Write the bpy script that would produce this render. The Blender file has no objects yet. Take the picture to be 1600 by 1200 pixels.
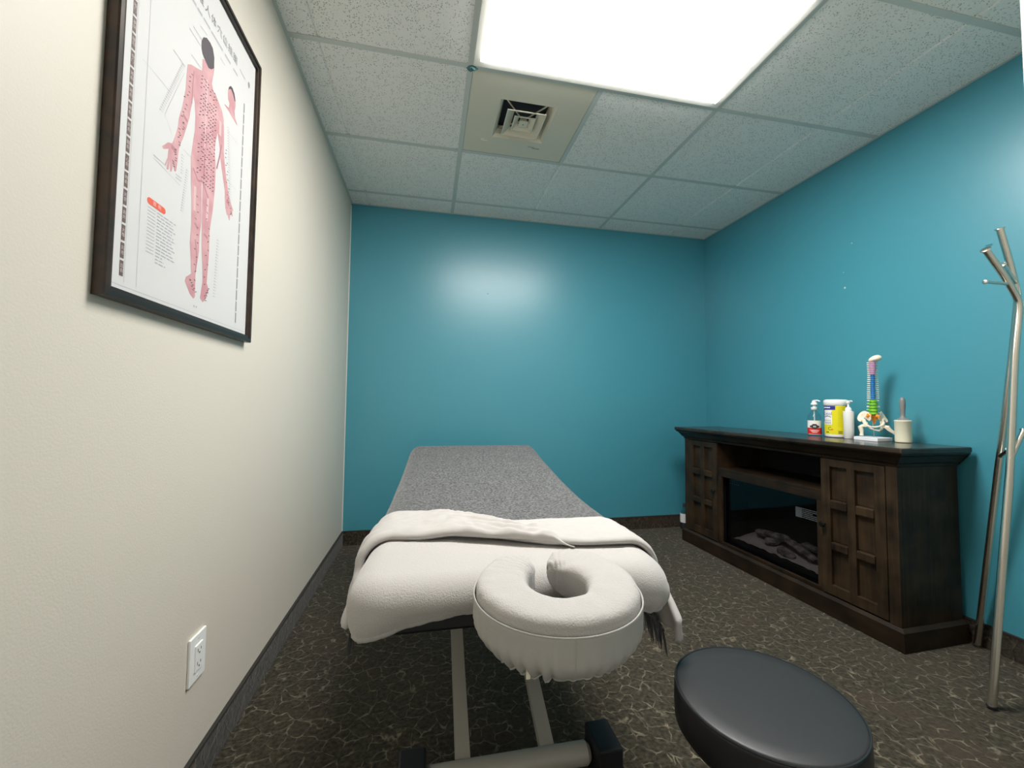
import bpy, bmesh, math, random
from mathutils import Vector, Matrix, noise
PI = math.pi
random.seed(7)
SC = bpy.context.scene
COL = SC.collection

# ------------------------------------------------------------------ camera, world, exposure
F_PX, YAW, PITCH, ROLL = 635.65, 0.201531, 0.045290, 0.010228
CAM = Vector((0.588836, -3.131623, 1.032074))
cd = bpy.data.cameras.new('camera')
cd.sensor_fit = 'HORIZONTAL'; cd.sensor_width = 36.0
cd.lens = 36.0 * F_PX / 1600.0
cd.clip_start = 0.02; cd.clip_end = 50
cam = bpy.data.objects.new('camera', cd); COL.objects.link(cam)
cy, sy = math.cos(YAW), math.sin(YAW)
fw = Vector((sy*math.cos(PITCH), cy*math.cos(PITCH), math.sin(PITCH)))
r0 = Vector((cy, -sy, 0)); u0 = r0.cross(fw)
rt = r0*math.cos(ROLL) + u0*math.sin(ROLL)
up = -r0*math.sin(ROLL) + u0*math.cos(ROLL)
m3 = Matrix((rt, up, -fw)).transposed()
cam.matrix_world = Matrix.Translation(CAM) @ m3.to_4x4()
SC.camera = cam

w = bpy.data.worlds.new('world'); SC.world = w; w.use_nodes = True
w.node_tree.nodes['Background'].inputs[0].default_value = (0.6, 0.65, 0.7, 1)
w.node_tree.nodes['Background'].inputs[1].default_value = 0.0
LAMP = 35.0                      # luminance of the troffer's diffuser
SC.view_settings.view_transform = 'Standard'
SC.view_settings.look = 'None'
SC.view_settings.gamma = 1.0
SC.view_settings.use_curve_mapping = False
SC.view_settings.exposure = 0.0
SC.cycles.max_bounces = 10
SC.cycles.diffuse_bounces = 6
SC.cycles.sample_clamp_indirect = 6

# ------------------------------------------------------------------ materials
def nt(m):
    return m.node_tree.nodes, m.node_tree.links
def M(name, col, rough=0.6, metal=0.0, bump=None, var=None, coat=0, spec=0.5, sheen=0):
    """bump=(scale, strength, distance); var=(scale, colour2, lo, hi)"""
    m = bpy.data.materials.new(name); m.use_nodes = True
    n, l = nt(m); b = n['Principled BSDF']
    b.inputs['Base Color'].default_value = (*col, 1)
    b.inputs['Roughness'].default_value = rough
    b.inputs['Metallic'].default_value = metal
    b.inputs['Specular IOR Level'].default_value = spec
    b.inputs['Coat Weight'].default_value = coat
    b.inputs['Sheen Weight'].default_value = sheen
    tc = n.new('ShaderNodeTexCoord')
    if bump:
        t = n.new('ShaderNodeTexNoise'); t.inputs['Scale'].default_value = bump[0]; t.inputs['Detail'].default_value = 3
        bp = n.new('ShaderNodeBump'); bp.inputs['Strength'].default_value = bump[1]; bp.inputs['Distance'].default_value = bump[2]
        l.new(tc.outputs['Object'], t.inputs['Vector']); l.new(t.outputs[0], bp.inputs['Height'])
        l.new(bp.outputs[0], b.inputs['Normal'])
    if var:
        t = n.new('ShaderNodeTexNoise'); t.inputs['Scale'].default_value = var[0]; t.inputs['Detail'].default_value = 4
        r = n.new('ShaderNodeMapRange'); r.inputs[1].default_value = var[2]; r.inputs[2].default_value = var[3]
        x = n.new('ShaderNodeMix'); x.data_type = 'RGBA'
        x.inputs[6].default_value = (*col, 1); x.inputs[7].default_value = (*var[1], 1)
        l.new(tc.outputs['Object'], t.inputs['Vector']); l.new(t.outputs[0], r.inputs[0])
        l.new(r.outputs[0], x.inputs[0]); l.new(x.outputs[2], b.inputs['Base Color'])
    return m

def wood_mat(name, c1, c2, rough, axis='Z'):
    m = bpy.data.materials.new(name); m.use_nodes = True
    n, l = nt(m); b = n['Principled BSDF']; b.inputs['Roughness'].default_value = rough; b.inputs['Specular IOR Level'].default_value = 0.5 if rough < 0.3 else 0.28
    tc = n.new('ShaderNodeTexCoord'); mp = n.new('ShaderNodeMapping')
    s = [60, 60, 60]; s['XYZ'.index(axis)] = 3.0
    mp.inputs['Scale'].default_value = s
    t = n.new('ShaderNodeTexNoise'); t.inputs['Scale'].default_value = 1; t.inputs['Detail'].default_value = 5; t.inputs['Distortion'].default_value = 0.6
    t2 = n.new('ShaderNodeTexNoise'); t2.inputs['Scale'].default_value = 9; t2.inputs['Detail'].default_value = 2
    a = n.new('ShaderNodeMath'); a.operation = 'MULTIPLY_ADD'; a.inputs[1].default_value = 0.6
    r = n.new('ShaderNodeMapRange'); r.inputs[1].default_value = 0.5; r.inputs[2].default_value = 1.1
    x = n.new('ShaderNodeMix'); x.data_type = 'RGBA'; x.inputs[6].default_value = (*c1, 1); x.inputs[7].default_value = (*c2, 1)
    l.new(tc.outputs['Object'], mp.inputs[0]); l.new(mp.outputs[0], t.inputs['Vector']); l.new(tc.outputs['Object'], t2.inputs['Vector'])
    l.new(t.outputs[0], a.inputs[0]); l.new(t2.outputs[0], a.inputs[2]); l.new(a.outputs[0], r.inputs[0])
    l.new(r.outputs[0], x.inputs[0]); l.new(x.outputs[2], b.inputs['Base Color'])
    bp = n.new('ShaderNodeBump'); bp.inputs['Strength'].default_value = 0.25; bp.inputs['Distance'].default_value = 0.001
    l.new(t.outputs[0], bp.inputs['Height']); l.new(bp.outputs[0], b.inputs['Normal'])
    return m

def carpet_mat(name, dark, mid, vein, brown):
    m = bpy.data.materials.new(name); m.use_nodes = True
    n, l = nt(m); b = n['Principled BSDF']; b.inputs['Roughness'].default_value = 0.95; b.inputs['Specular IOR Level'].default_value = 0.1
    b.inputs['Sheen Weight'].default_value = 0.15
    tc = n.new('ShaderNodeTexCoord')
    d = n.new('ShaderNodeTexNoise'); d.inputs['Scale'].default_value = 14; d.inputs['Detail'].default_value = 3
    va = n.new('ShaderNodeVectorMath'); va.operation = 'MULTIPLY_ADD'; va.inputs[1].default_value = (0.055, 0.055, 0.055)
    l.new(tc.outputs['Object'], d.inputs['Vector']); l.new(d.outputs['Color'], va.inputs[0]); l.new(tc.outputs['Object'], va.inputs[2])
    v = n.new('ShaderNodeTexVoronoi'); v.feature = 'DISTANCE_TO_EDGE'; v.inputs['Scale'].default_value = 19; v.inputs['Randomness'].default_value = 1
    l.new(va.outputs[0], v.inputs['Vector'])
    vr = n.new('ShaderNodeMapRange'); vr.inputs[1].default_value = 0.0; vr.inputs[2].default_value = 0.055; vr.inputs[3].default_value = 1; vr.inputs[4].default_value = 0
    l.new(v.outputs['Distance'], vr.inputs[0])
    # veins break up
    k = n.new('ShaderNodeTexNoise'); k.inputs['Scale'].default_value = 30; k.inputs['Detail'].default_value = 2
    l.new(tc.outputs['Object'], k.inputs['Vector'])
    kr = n.new('ShaderNodeMapRange'); kr.inputs[1].default_value = 0.42; kr.inputs[2].default_value = 0.66
    l.new(k.outputs[0], kr.inputs[0])
    mu = n.new('ShaderNodeMath'); mu.operation = 'MULTIPLY'
    l.new(vr.outputs[0], mu.inputs[0]); l.new(kr.outputs[0], mu.inputs[1])
    # base mottling
    g = n.new('ShaderNodeTexNoise'); g.inputs['Scale'].default_value = 75; g.inputs['Detail'].default_value = 4
    l.new(tc.outputs['Object'], g.inputs['Vector'])
    gr = n.new('ShaderNodeMapRange'); gr.inputs[1].default_value = 0.35; gr.inputs[2].default_value = 0.68
    l.new(g.outputs[0], gr.inputs[0])
    x1 = n.new('ShaderNodeMix'); x1.data_type = 'RGBA'; x1.inputs[6].default_value = (*dark, 1); x1.inputs[7].default_value = (*mid, 1)
    l.new(gr.outputs[0], x1.inputs[0])
    h = n.new('ShaderNodeTexNoise'); h.inputs['Scale'].default_value = 3.5; h.inputs['Detail'].default_value = 2
    l.new(tc.outputs['Object'], h.inputs['Vector'])
    hr = n.new('ShaderNodeMapRange'); hr.inputs[1].default_value = 0.5; hr.inputs[2].default_value = 0.68
    l.new(h.outputs[0], hr.inputs[0])
    x2 = n.new('ShaderNodeMix'); x2.data_type = 'RGBA'; x2.inputs[7].default_value = (*brown, 1)
    l.new(x1.outputs[2], x2.inputs[6])
    hm = n.new('ShaderNodeMath'); hm.operation = 'MULTIPLY'; hm.inputs[1].default_value = 0.6
    l.new(hr.outputs[0], hm.inputs[0]); l.new(hm.outputs[0], x2.inputs[0])
    x3 = n.new('ShaderNodeMix'); x3.data_type = 'RGBA'; x3.inputs[7].default_value = (*vein, 1)
    l.new(x2.outputs[2], x3.inputs[6]); l.new(mu.outputs[0], x3.inputs[0])
    l.new(x3.outputs[2], b.inputs['Base Color'])
    ad = n.new('ShaderNodeMath'); ad.operation = 'MULTIPLY_ADD'; ad.inputs[1].default_value = 0.35
    l.new(vr.outputs[0], ad.inputs[0]); l.new(g.outputs[0], ad.inputs[2])
    bp = n.new('ShaderNodeBump'); bp.inputs['Strength'].default_value = 0.8; bp.inputs['Distance'].default_value = 0.004
    l.new(ad.outputs[0], bp.inputs['Height']); l.new(bp.outputs[0], b.inputs['Normal'])
    return m

def tile_mat():
    m = bpy.data.materials.new('fissured_tile'); m.use_nodes = True
    n, l = nt(m); b = n['Principled BSDF']; b.inputs['Roughness'].default_value = 0.95; b.inputs['Specular IOR Level'].default_value = 0.1
    tc = n.new('ShaderNodeTexCoord')
    ge = n.new('ShaderNodeNewGeometry')
    v = n.new('ShaderNodeTexVoronoi'); v.inputs['Scale'].default_value = 125; v.inputs['Randomness'].default_value = 1
    l.new(ge.outputs['Position'], v.inputs['Vector'])
    r = n.new('ShaderNodeMapRange'); r.inputs[1].default_value = 0.18; r.inputs[2].default_value = 0.36; r.inputs[3].default_value = 1; r.inputs[4].default_value = 0
    l.new(v.outputs['Distance'], r.inputs[0])
    k = n.new('ShaderNodeTexNoise'); k.inputs['Scale'].default_value = 40; k.inputs['Detail'].default_value = 2
    l.new(ge.outputs['Position'], k.inputs['Vector'])
    kr = n.new('ShaderNodeMapRange'); kr.inputs[1].default_value = 0.36; kr.inputs[2].default_value = 0.52
    l.new(k.outputs[0], kr.inputs[0])
    mu = n.new('ShaderNodeMath'); mu.operation = 'MULTIPLY'
    l.new(r.outputs[0], mu.inputs[0]); l.new(kr.outputs[0], mu.inputs[1])
    x = n.new('ShaderNodeMix'); x.data_type = 'RGBA'; x.inputs[6].default_value = (0.92, 0.91, 0.875, 1); x.inputs[7].default_value = (0.42, 0.41, 0.39, 1)
    l.new(mu.outputs[0], x.inputs[0]); l.new(x.outputs[2], b.inputs['Base Color'])
    iv = n.new('ShaderNodeMath'); iv.operation = 'MULTIPLY'; iv.inputs[1].default_value = -1
    l.new(mu.outputs[0], iv.inputs[0])
    bp = n.new('ShaderNodeBump'); bp.inputs['Strength'].default_value = 0.6; bp.inputs['Distance'].default_value = 0.002
    l.new(iv.outputs[0], bp.inputs['Height']); l.new(bp.outputs[0], b.inputs['Normal'])
    return m

def emit_mat(name, col, s):
    m = bpy.data.materials.new(name); m.use_nodes = True
    n, l = nt(m); b = n['Principled BSDF']
    b.inputs['Base Color'].default_value = (0.8, 0.8, 0.8, 1)
    b.inputs['Emission Color'].default_value = (*col, 1); b.inputs['Emission Strength'].default_value = s
    return m

def glass_mat(name, tint, refl=1.0, rough=0.02):
    m = bpy.data.materials.new(name); m.use_nodes = True
    n, l = nt(m); n.remove(n['Principled BSDF'])
    o = n['Material Output']
    t = n.new('ShaderNodeBsdfTransparent'); t.inputs[0].default_value = (*tint, 1)
    g = n.new('ShaderNodeBsdfGlossy'); g.inputs['Roughness'].default_value = rough
    fr = n.new('ShaderNodeLayerWeight'); fr.inputs[0].default_value = 0.5
    pw = n.new('ShaderNodeMath'); pw.operation = 'POWER'; pw.inputs[1].default_value = 4.0
    ad = n.new('ShaderNodeMath'); ad.operation = 'ADD'; ad.inputs[1].default_value = 0.045
    mm = n.new('ShaderNodeMath'); mm.operation = 'MULTIPLY'; mm.inputs[1].default_value = refl
    x = n.new('ShaderNodeMixShader')
    l.new(fr.outputs['Facing'], pw.inputs[0]); l.new(pw.outputs[0], ad.inputs[0]); l.new(ad.outputs[0], mm.inputs[0]); l.new(mm.outputs[0], x.inputs[0]); l.new(t.outputs[0], x.inputs[1]); l.new(g.outputs[0], x.inputs[2])
    l.new(x.outputs[0], o.inputs[0])
    return m

TEAL = (0.060, 0.295, 0.378)
MT = dict(
    backwhite=M('plain_white_paint', (0.88, 0.86, 0.82), 0.6),
    white_wall=M('warm_white_paint', (0.70, 0.64, 0.55), 0.5, bump=(220, 0.22, 0.0015)),
    teal=M('teal_paint', TEAL, 0.35, bump=(200, 0.16, 0.0012), spec=0.8),
    tile=tile_mat(),
    grid=M('painted_tee_bar', (0.62, 0.65, 0.61), 0.45),
    vent=M('cream_vent_paint', (0.76, 0.71, 0.575), 0.45),
    dark=M('duct_dark', (0.03, 0.03, 0.04), 0.8),
    lampframe=M('troffer_frame_paint', (0.78, 0.76, 0.70), 0.4),
    lamp=emit_mat('lit_diffuser', (1.0, 0.985, 0.95), LAMP),
    carpet=carpet_mat('patterned_carpet', (0.022, 0.019, 0.012), (0.070, 0.059, 0.040), (0.24, 0.205, 0.145), (0.058, 0.041, 0.028)),
    base_carpet=carpet_mat('carpet_base', (0.022, 0.018, 0.013), (0.060, 0.050, 0.037), (0.11, 0.09, 0.062), (0.05, 0.028, 0.02)),
    bind=M('carpet_binding', (0.025, 0.023, 0.019), 0.8),
    terry=M('white_terry_cotton', (0.505, 0.478, 0.457), 0.95, bump=(330, 0.55, 0.003), spec=0.1, sheen=0.3),
    cotton=M('white_cotton_sheet', (0.505, 0.478, 0.457), 0.9, bump=(45, 0.35, 0.003), spec=0.15, sheen=0.2),
    skirt=M('stretched_white_cotton', (0.465, 0.45, 0.425), 0.9, bump=(130, 0.3, 0.0015), spec=0.15),
    grey=M('heather_grey_knit', (0.055, 0.055, 0.057), 0.95, bump=(300, 0.6, 0.002), var=(125, (0.165, 0.165, 0.166), 0.40, 0.60), spec=0.1, sheen=0.25),
    fringe=M('grey_fringe', (0.07, 0.07, 0.075), 0.95),
    skinsoft=M('printed_skin_soft_shade', (0.44, 0.20, 0.22), 0.6),
    vinyl=M('black_vinyl', (0.012, 0.012, 0.013), 0.5),
    legsteel=M('warm_grey_steel', (0.42, 0.39, 0.34), 0.4),
    rubber=M('black_rubber', (0.010, 0.010, 0.014), 0.6),
    stool=M('black_stool_vinyl', (0.021, 0.0205, 0.022), 0.45, bump=(500, 0.12, 0.0006)),
    stoolpipe=M('black_stool_piping', (0.018, 0.018, 0.02), 0.3),
    chrome=M('chrome', (0.6, 0.6, 0.6), 0.15, 1.0),
    nickel=M('brushed_nickel', (0.78, 0.73, 0.65), 0.25, 1.0, bump=(150, 0.05, 0.0005)),
    wood=wood_mat('espresso_wood_vertical', (0.007, 0.0045, 0.003), (0.058, 0.034, 0.016), 0.5, 'Z'),
    woodh=wood_mat('espresso_wood_horizontal', (0.007, 0.0045, 0.003), (0.032, 0.019, 0.010), 0.42, 'Y'),
    woodtop=wood_mat('espresso_wood_top', (0.018, 0.013, 0.010), (0.045, 0.032, 0.022), 0.2, 'Y'),
    inside=M('cabinet_inside_dark', (0.006, 0.005, 0.004), 0.8),
    firebox=M('firebox_black', (0.008, 0.009, 0.011), 0.6),
    fireframe=M('fireplace_black_trim', (0.008, 0.009, 0.013), 0.35),
    fireglass=glass_mat('tinted_fireplace_glass', (0.62, 0.62, 0.64), 0.6, 0.03),
    log=M('grey_log', (0.34, 0.28, 0.25), 0.9, bump=(60, 0.6, 0.004), var=(30, (0.10, 0.08, 0.07), 0.4, 0.6)),
    ember=M('grey_ember_bed', (0.42, 0.35, 0.32), 0.95, bump=(90, 0.9, 0.006)),
    knob=M('dark_bronze_knob', (0.02, 0.018, 0.017), 0.28, 0.6),
    sticker=M('grey_sticker_print', (0.075, 0.085, 0.09), 0.6),
    white=M('white_plastic', (0.92, 0.92, 0.90), 0.35),
    whitebase=M('white_base_plastic', (0.90, 0.90, 0.95), 0.35),
    clear=glass_mat('clear_plastic', (0.90, 0.93, 0.93), 0.5, 0.05),
    gel=glass_mat('clear_gel', (0.88, 0.92, 0.92), 0.2, 0.1),
    red=M('red_label', (0.72, 0.02, 0.02), 0.5),
    yellow=M('yellow_label', (0.80, 0.72, 0.01), 0.45),
    yellow2=M('darker_yellow_print', (0.62, 0.57, 0.01), 0.45),
    navy=M('navy_label', (0.02, 0.03, 0.28), 0.45),
    ink=M('black_ink', (0.03, 0.03, 0.035), 0.6),
    greyink=M('grey_ink', (0.25, 0.25, 0.26), 0.7),
    lightink=M('light_grey_ink', (0.42, 0.42, 0.44), 0.7),
    orangeink=M('orange_ink', (0.8, 0.25, 0.02), 0.6),
    cream=M('cream_plastic', (0.92, 0.88, 0.68), 0.45),
    greyplastic=M('grey_plastic', (0.22, 0.22, 0.22), 0.4),
    bone=M('ivory_bone', (0.90, 0.80, 0.64), 0.55, bump=(120, 0.3, 0.002), var=(40, (0.80, 0.55, 0.42), 0.58, 0.75)),
    lilac=M('lilac_vertebra', (0.62, 0.42, 0.62), 0.5),
    rose=M('rose_disc', (0.55, 0.22, 0.33), 0.5),
    blue=M('blue_vertebra', (0.03, 0.25, 0.62), 0.5),
    darkblue=M('deep_blue_disc', (0.02, 0.10, 0.32), 0.5),
    green=M('green_vertebra', (0.25, 0.62, 0.03), 0.5),
    darkgreen=M('deep_green_disc', (0.05, 0.22, 0.02), 0.5),
    orange=M('orange_sacrum', (0.85, 0.33, 0.03), 0.5),
    framewood=M('dark_brown_frame', (0.045, 0.022, 0.012), 0.35, var=(25, (0.02, 0.012, 0.008), 0.4, 0.6)),
    framedge=M('black_brown_frame_face', (0.020, 0.013, 0.010), 0.3),
    paper=M('poster_paper', (0.64, 0.625, 0.615), 0.6, bump=(8, 0.25, 0.003)),
    skin=M('printed_skin_pink', (0.52, 0.25, 0.27), 0.6, var=(16, (0.62, 0.36, 0.37), 0.35, 0.65)),
    skindark=M('printed_skin_shade', (0.50, 0.20, 0.24), 0.6),
    skinlight=M('printed_skin_light', (0.66, 0.44, 0.44), 0.6),
    hairink=M('printed_hair', (0.075, 0.06, 0.068), 0.6),
    brownink=M('brown_label_ink', (0.13, 0.085, 0.075), 0.6),
    paleink=M('pale_label_lettering', (0.55, 0.48, 0.45), 0.6),
    redink=M('red_badge_ink', (0.72, 0.11, 0.06), 0.6),
    pinkink=M('pink_badge_lettering', (0.85, 0.55, 0.52), 0.6),
    tealpaint=M('teal_scrap', (0.05, 0.16, 0.16), 0.6),
    spackle=M('pale_spot', (0.45, 0.62, 0.62), 0.6),
    slot=M('outlet_slot', (0.05, 0.045, 0.04), 0.6),
)

# ------------------------------------------------------------------ builders
def mesh_obj(name, verts, faces, mat, parent=None, smooth=False, sharp=None):
    me = bpy.data.meshes.new(name); me.from_pydata([tuple(v) for v in verts], [], faces); me.update()
    bm = bmesh.new(); bm.from_mesh(me); bmesh.ops.recalc_face_normals(bm, faces=bm.faces[:]); bm.to_mesh(me); bm.free()
    me.materials.append(mat)
    if smooth:
        me.polygons.foreach_set('use_smooth', [True]*len(me.polygons))
        if sharp: me.set_sharp_from_angle(angle=math.radians(sharp))
    o = bpy.data.objects.new(name, me); COL.objects.link(o)
    if parent is not None: o.parent = parent
    return o
class MB:
    def __init__(s): s.v = []; s.f = []
    def add(s, vs, fs):
        k = len(s.v); s.v += [tuple(v) for v in vs]; s.f += [tuple(i+k for i in f) for f in fs]; return s
    def box(s, x0, x1, y0, y1, z0, z1):
        v = [(x0,y0,z0),(x1,y0,z0),(x1,y1,z0),(x0,y1,z0),(x0,y0,z1),(x1,y0,z1),(x1,y1,z1),(x0,y1,z1)]
        return s.add(v, [(0,3,2,1),(4,5,6,7),(0,1,5,4),(1,2,6,5),(2,3,7,6),(3,0,4,7)])
    def bbox(s, x0, x1, y0, y1, z0, z1, c=0.003):
        """chamfered box"""
        bm = bmesh.new(); bmesh.ops.create_cube(bm, size=1)
        for v in bm.verts:
            v.co = Vector((x0 if v.co.x < 0 else x1, y0 if v.co.y < 0 else y1, z0 if v.co.z < 0 else z1))
        bmesh.ops.bevel(bm, geom=bm.edges[:], offset=c, segments=2, profile=0.5, affect='EDGES')
        bm.verts.index_update()
        s.add([v.co.copy() for v in bm.verts], [tuple(v.index for v in f.verts) for f in bm.faces]); bm.free(); return s
    def lathe(s, prof, n=24, c=(0,0,0), ax=None):
        """prof: (r, z) list, closed at both ends"""
        vs = []; fs = []
        for r, z in prof:
            for i in range(n):
                a = 2*PI*i/n; vs.append(Vector((r*math.cos(a), r*math.sin(a), z)))
        for j in range(len(prof)-1):
            for i in range(n):
                fs.append((j*n+i, j*n+(i+1) % n, (j+1)*n+(i+1) % n, (j+1)*n+i))
        fs.append(tuple(range(n-1, -1, -1))); fs.append(tuple((len(prof)-1)*n+i for i in range(n)))
        if ax is not None:
            q = Vector((0,0,1)).rotation_difference(Vector(ax).normalized()); vs = [q @ v for v in vs]
        c = Vector(c); return s.add([v+c for v in vs], fs)
    def tube(s, pts, rad, n=10, flat=1.0):
        pts = [Vector(p) for p in pts]
        if not hasattr(rad, '__len__'): rad = [rad]*len(pts)
        vs = []; fs = []
        t0 = (pts[1]-pts[0]).normalized()
        ref = Vector((0,0,1)) if abs(t0.z) < 0.9 else Vector((1,0,0))
        nrm = t0.cross(ref).normalized()
        for i, p in enumerate(pts):
            t = (pts[min(i+1, len(pts)-1)] - pts[max(i-1, 0)]).normalized()
            nrm = (nrm - t*nrm.dot(t)).normalized(); bn = t.cross(nrm)
            for k in range(n):
                a = 2*PI*k/n
                vs.append(p + nrm*math.cos(a)*rad[i] + bn*math.sin(a)*rad[i]*flat)
        for j in range(len(pts)-1):
            for k in range(n):
                fs.append((j*n+k, j*n+(k+1) % n, (j+1)*n+(k+1) % n, (j+1)*n+k))
        fs.append(tuple(range(n-1, -1, -1))); fs.append(tuple((len(pts)-1)*n+k for k in range(n)))
        return s.add(vs, fs)
    def bar(s, a, b, wx, wz):
        """rectangular bar from a to b, wx wide sideways, wz tall"""
        a = Vector(a); b = Vector(b); t = (b-a).normalized()
        sd = t.cross(Vector((0,0,1))).normalized(); u = sd.cross(t)
        vs = []
        for p in (a, b):
            for i, j in ((-1,-1),(1,-1),(1,1),(-1,1)): vs.append(p + sd*i*wx/2 + u*j*wz/2)
        return s.add(vs, [(0,1,2,3),(7,6,5,4),(0,4,5,1),(1,5,6,2),(2,6,7,3),(3,7,4,0)])
    def ell(s, c, r, n=14, m=9, rot=None, fn=None):
        vs = []; fs = []
        c = Vector(c)
        for j in range(m+1):
            th = PI*j/m
            for i in range(n):
                a = 2*PI*i/n
                d = Vector((math.sin(th)*math.cos(a), math.sin(th)*math.sin(a), math.cos(th)))
                p = Vector((d.x*r[0], d.y*r[1], d.z*r[2]))
                if fn: p = fn(p, d)
                if rot is not None: p = rot @ p
                vs.append(c+p)
        for j in range(m):
            for i in range(n):
                fs.append((j*n+i, (j+1)*n+i, (j+1)*n+(i+1) % n, j*n+(i+1) % n))
        return s.add(vs, fs)
    def build(s, name, mat, parent=None, smooth=False, sharp=35):
        return mesh_obj(name, s.v, s.f, mat, parent, smooth, sharp)

def tag(o, label=None, cat=None, group=None, kind=None):
    if label: o['label'] = label
    if cat: o['category'] = cat
    if group: o['group'] = group
    if kind: o['kind'] = kind
    return o
def thing(name, label, cat, loc=(0,0,0), rz=0, group=None):
    o = bpy.data.objects.new(name, None); COL.objects.link(o)
    o.empty_display_size = 0.1
    o.location = loc; o.rotation_euler = (0, 0, rz)
    return tag(o, label, cat, group)
def grid_mesh(P, nu, nv, closed_u=False):
    """P[i][j] -> verts, faces"""
    vs = [P[i][j] for i in range(nu) for j in range(nv)]
    fs = []
    for i in range(nu-1 + (1 if closed_u else 0)):
        for j in range(nv-1):
            a = i*nv+j; b = ((i+1) % nu)*nv+j
            fs.append((a, a+1, b+1, b))
    return vs, fs
def lerp(a, b, t): return a+(b-a)*t
def interp(tab, x):
    if x <= tab[0][0]: return tab[0][1]
    for (x0, y0), (x1, y1) in zip(tab, tab[1:]):
        if x <= x1: return lerp(y0, y1, (x-x0)/(x1-x0))
    return tab[-1][1]
def smooth(t): t = max(0, min(1, t)); return t*t*(3-2*t)
def nz(x, y=0, z=0): return noise.noise(Vector((x, y, z)))
def text_polys(body, size):
    """vertices (x, y) and faces of a line of text in the built-in typeface, centred on the origin"""
    cu = bpy.data.curves.new('lettering', 'FONT'); cu.body = body; cu.size = size
    cu.align_x = 'CENTER'; cu.align_y = 'CENTER'; cu.resolution_u = 2
    o = bpy.data.objects.new('lettering', cu); COL.objects.link(o)
    bpy.context.view_layer.update()
    me = bpy.data.meshes.new_from_object(o.evaluated_get(bpy.context.evaluated_depsgraph_get()))
    vs = [(v.co.x, v.co.y) for v in me.vertices]; fs = [tuple(p.vertices) for p in me.polygons]
    bpy.data.objects.remove(o); bpy.data.curves.remove(cu); bpy.data.meshes.remove(me)
    return vs, fs

# ------------------------------------------------------------------ room shell
W, H, HB = 2.9553, 2.4901, 0.1016
YN = -3.75                                   # wall behind the camera
def struct(mb, name, mat, label=None, smooth=False):
    o = mb.build(name, mat, None, smooth); o['kind'] = 'structure'
    if label: o['label'] = label
    return o
struct(MB().box(-0.12, W+0.12, YN-0.12, 0.12, -0.06, 0), 'floor', MT['carpet'], 'olive brown patterned carpet floor')
wl = struct(MB().box(-0.12, 0, YN-0.12, 0.12, 0, H+0.10), 'wall_left', MT['white_wall'], 'warm white painted left wall')
wb = struct(MB().box(0, W, 0, 0.12, 0, H+0.10), 'wall_back', MT['teal'], 'glossy teal painted end wall')
wr = struct(MB().box(W, W+0.12, YN-0.12, 0.12, 0, H+0.10), 'wall_right', MT['teal'], 'teal painted right wall')
struct(MB().box(0, W, YN-0.12, YN, 0, H+0.10), 'wall_front', MT['backwhite'], 'white wall behind the viewer')
struct(MB().box(2.092, W, -2.52, -2.40, 0, H-0.002), 'wall_return', MT['white_wall'], 'white wall end at the right edge')
struct(MB().box(2.086, 2.094, -2.406, -2.398, 0, H-0.002), 'trim_1', MT['lampframe'], 'pale corner bead on the wall end')
struct(MB().box(0.0, 0.004, -0.003, 0.0, HB, H-0.01), 'trim_2', MT['lampframe'], 'thin white paint line in the left corner')
b = MB().box(0, 0.009, YN, 0, 0, HB-0.006); bl = struct(b, 'baseboard_left', MT['base_carpet'], 'carpet base strip along the left wall')
MB().box(0, 0.011, YN, 0, HB-0.006, HB).build('binding', MT['bind'], bl)
b = MB().box(0.009, W-0.009, -0.009, 0, 0, HB-0.006); bb = struct(b, 'baseboard_back', MT['base_carpet'], 'carpet base strip along the teal end wall')
MB().box(0.011, W-0.011, -0.011, 0, HB-0.006, HB).build('binding', MT['bind'], bb)
b = MB().box(W-0.009, W, -2.398, 0, 0, HB-0.006); br = struct(b, 'baseboard_right', MT['base_carpet'], 'carpet base strip along the right wall')
MB().box(W-0.011, W, -2.398, 0, HB-0.006, HB).build('binding', MT['bind'], br)
# old screw holes and filler spots in the paint
for (y, z, r) in ((-1.269, 1.967, 0.004), (-1.217, 1.812, 0.003), (-1.222, 1.719, 0.006)):
    MB().lathe([(r*0.6, 0), (r, 0.0008), (r*0.7, 0.002)], 8, (W, y, z), (-1, 0, 0)).build('filler_spot', MT['spackle'], wr, True)
MB().lathe([(0.003, 0), (0.004, 0.0006), (0.002, 0.0012)], 8, (1.027, 0, 1.882), (0, -1, 0)).build('screw_hole', MT['slot'], wb, True)

# ---- suspended ceiling: plenum slab, tee bars, tiles as separate pieces
ceil = struct(MB().box(0, W, YN, 0, H+0.07, H+0.10), 'ceiling', MT['tile'], 'suspended ceiling of white fissured tiles in a metal grid')
FT = 0.6096
XA = 0.7393; XB = XA+2*FT
YC = [-(0.2051+k*FT) for k in range(6)]
rows = [0.0] + YC + [YN]
bw = 0.012
def add_tee(x0, x1, y0, y1):
    MB().box(x0, x1, y0, y1, H-0.001, H+0.0005).box(x0 if x1-x0 > y1-y0 else (x0+x1)/2-0.001, x1 if x1-x0 > y1-y0 else (x0+x1)/2+0.001,
        y0 if y1-y0 > x1-x0 else (y0+y1)/2-0.001, y1 if y1-y0 > x1-x0 else (y0+y1)/2+0.001, H, H+0.03).build('tee_bar', MT['grid'], ceil)
for x in (XA, XB): add_tee(x-bw, x+bw, YN, -0.012)
for y in YC:
    for x0, x1 in ((0.012, XA-bw), (XA+bw, XB-bw), (XB+bw, W-0.012)): add_tee(x0, x1, y-bw, y+bw)
add_tee(XA+FT-bw, XA+FT+bw, YC[2]+bw, YC[1]-bw)
MB().box(0, 0.014, YN, 0, H-0.0008, H+0.001).build('wall_angle', MT['grid'], ceil)
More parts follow.
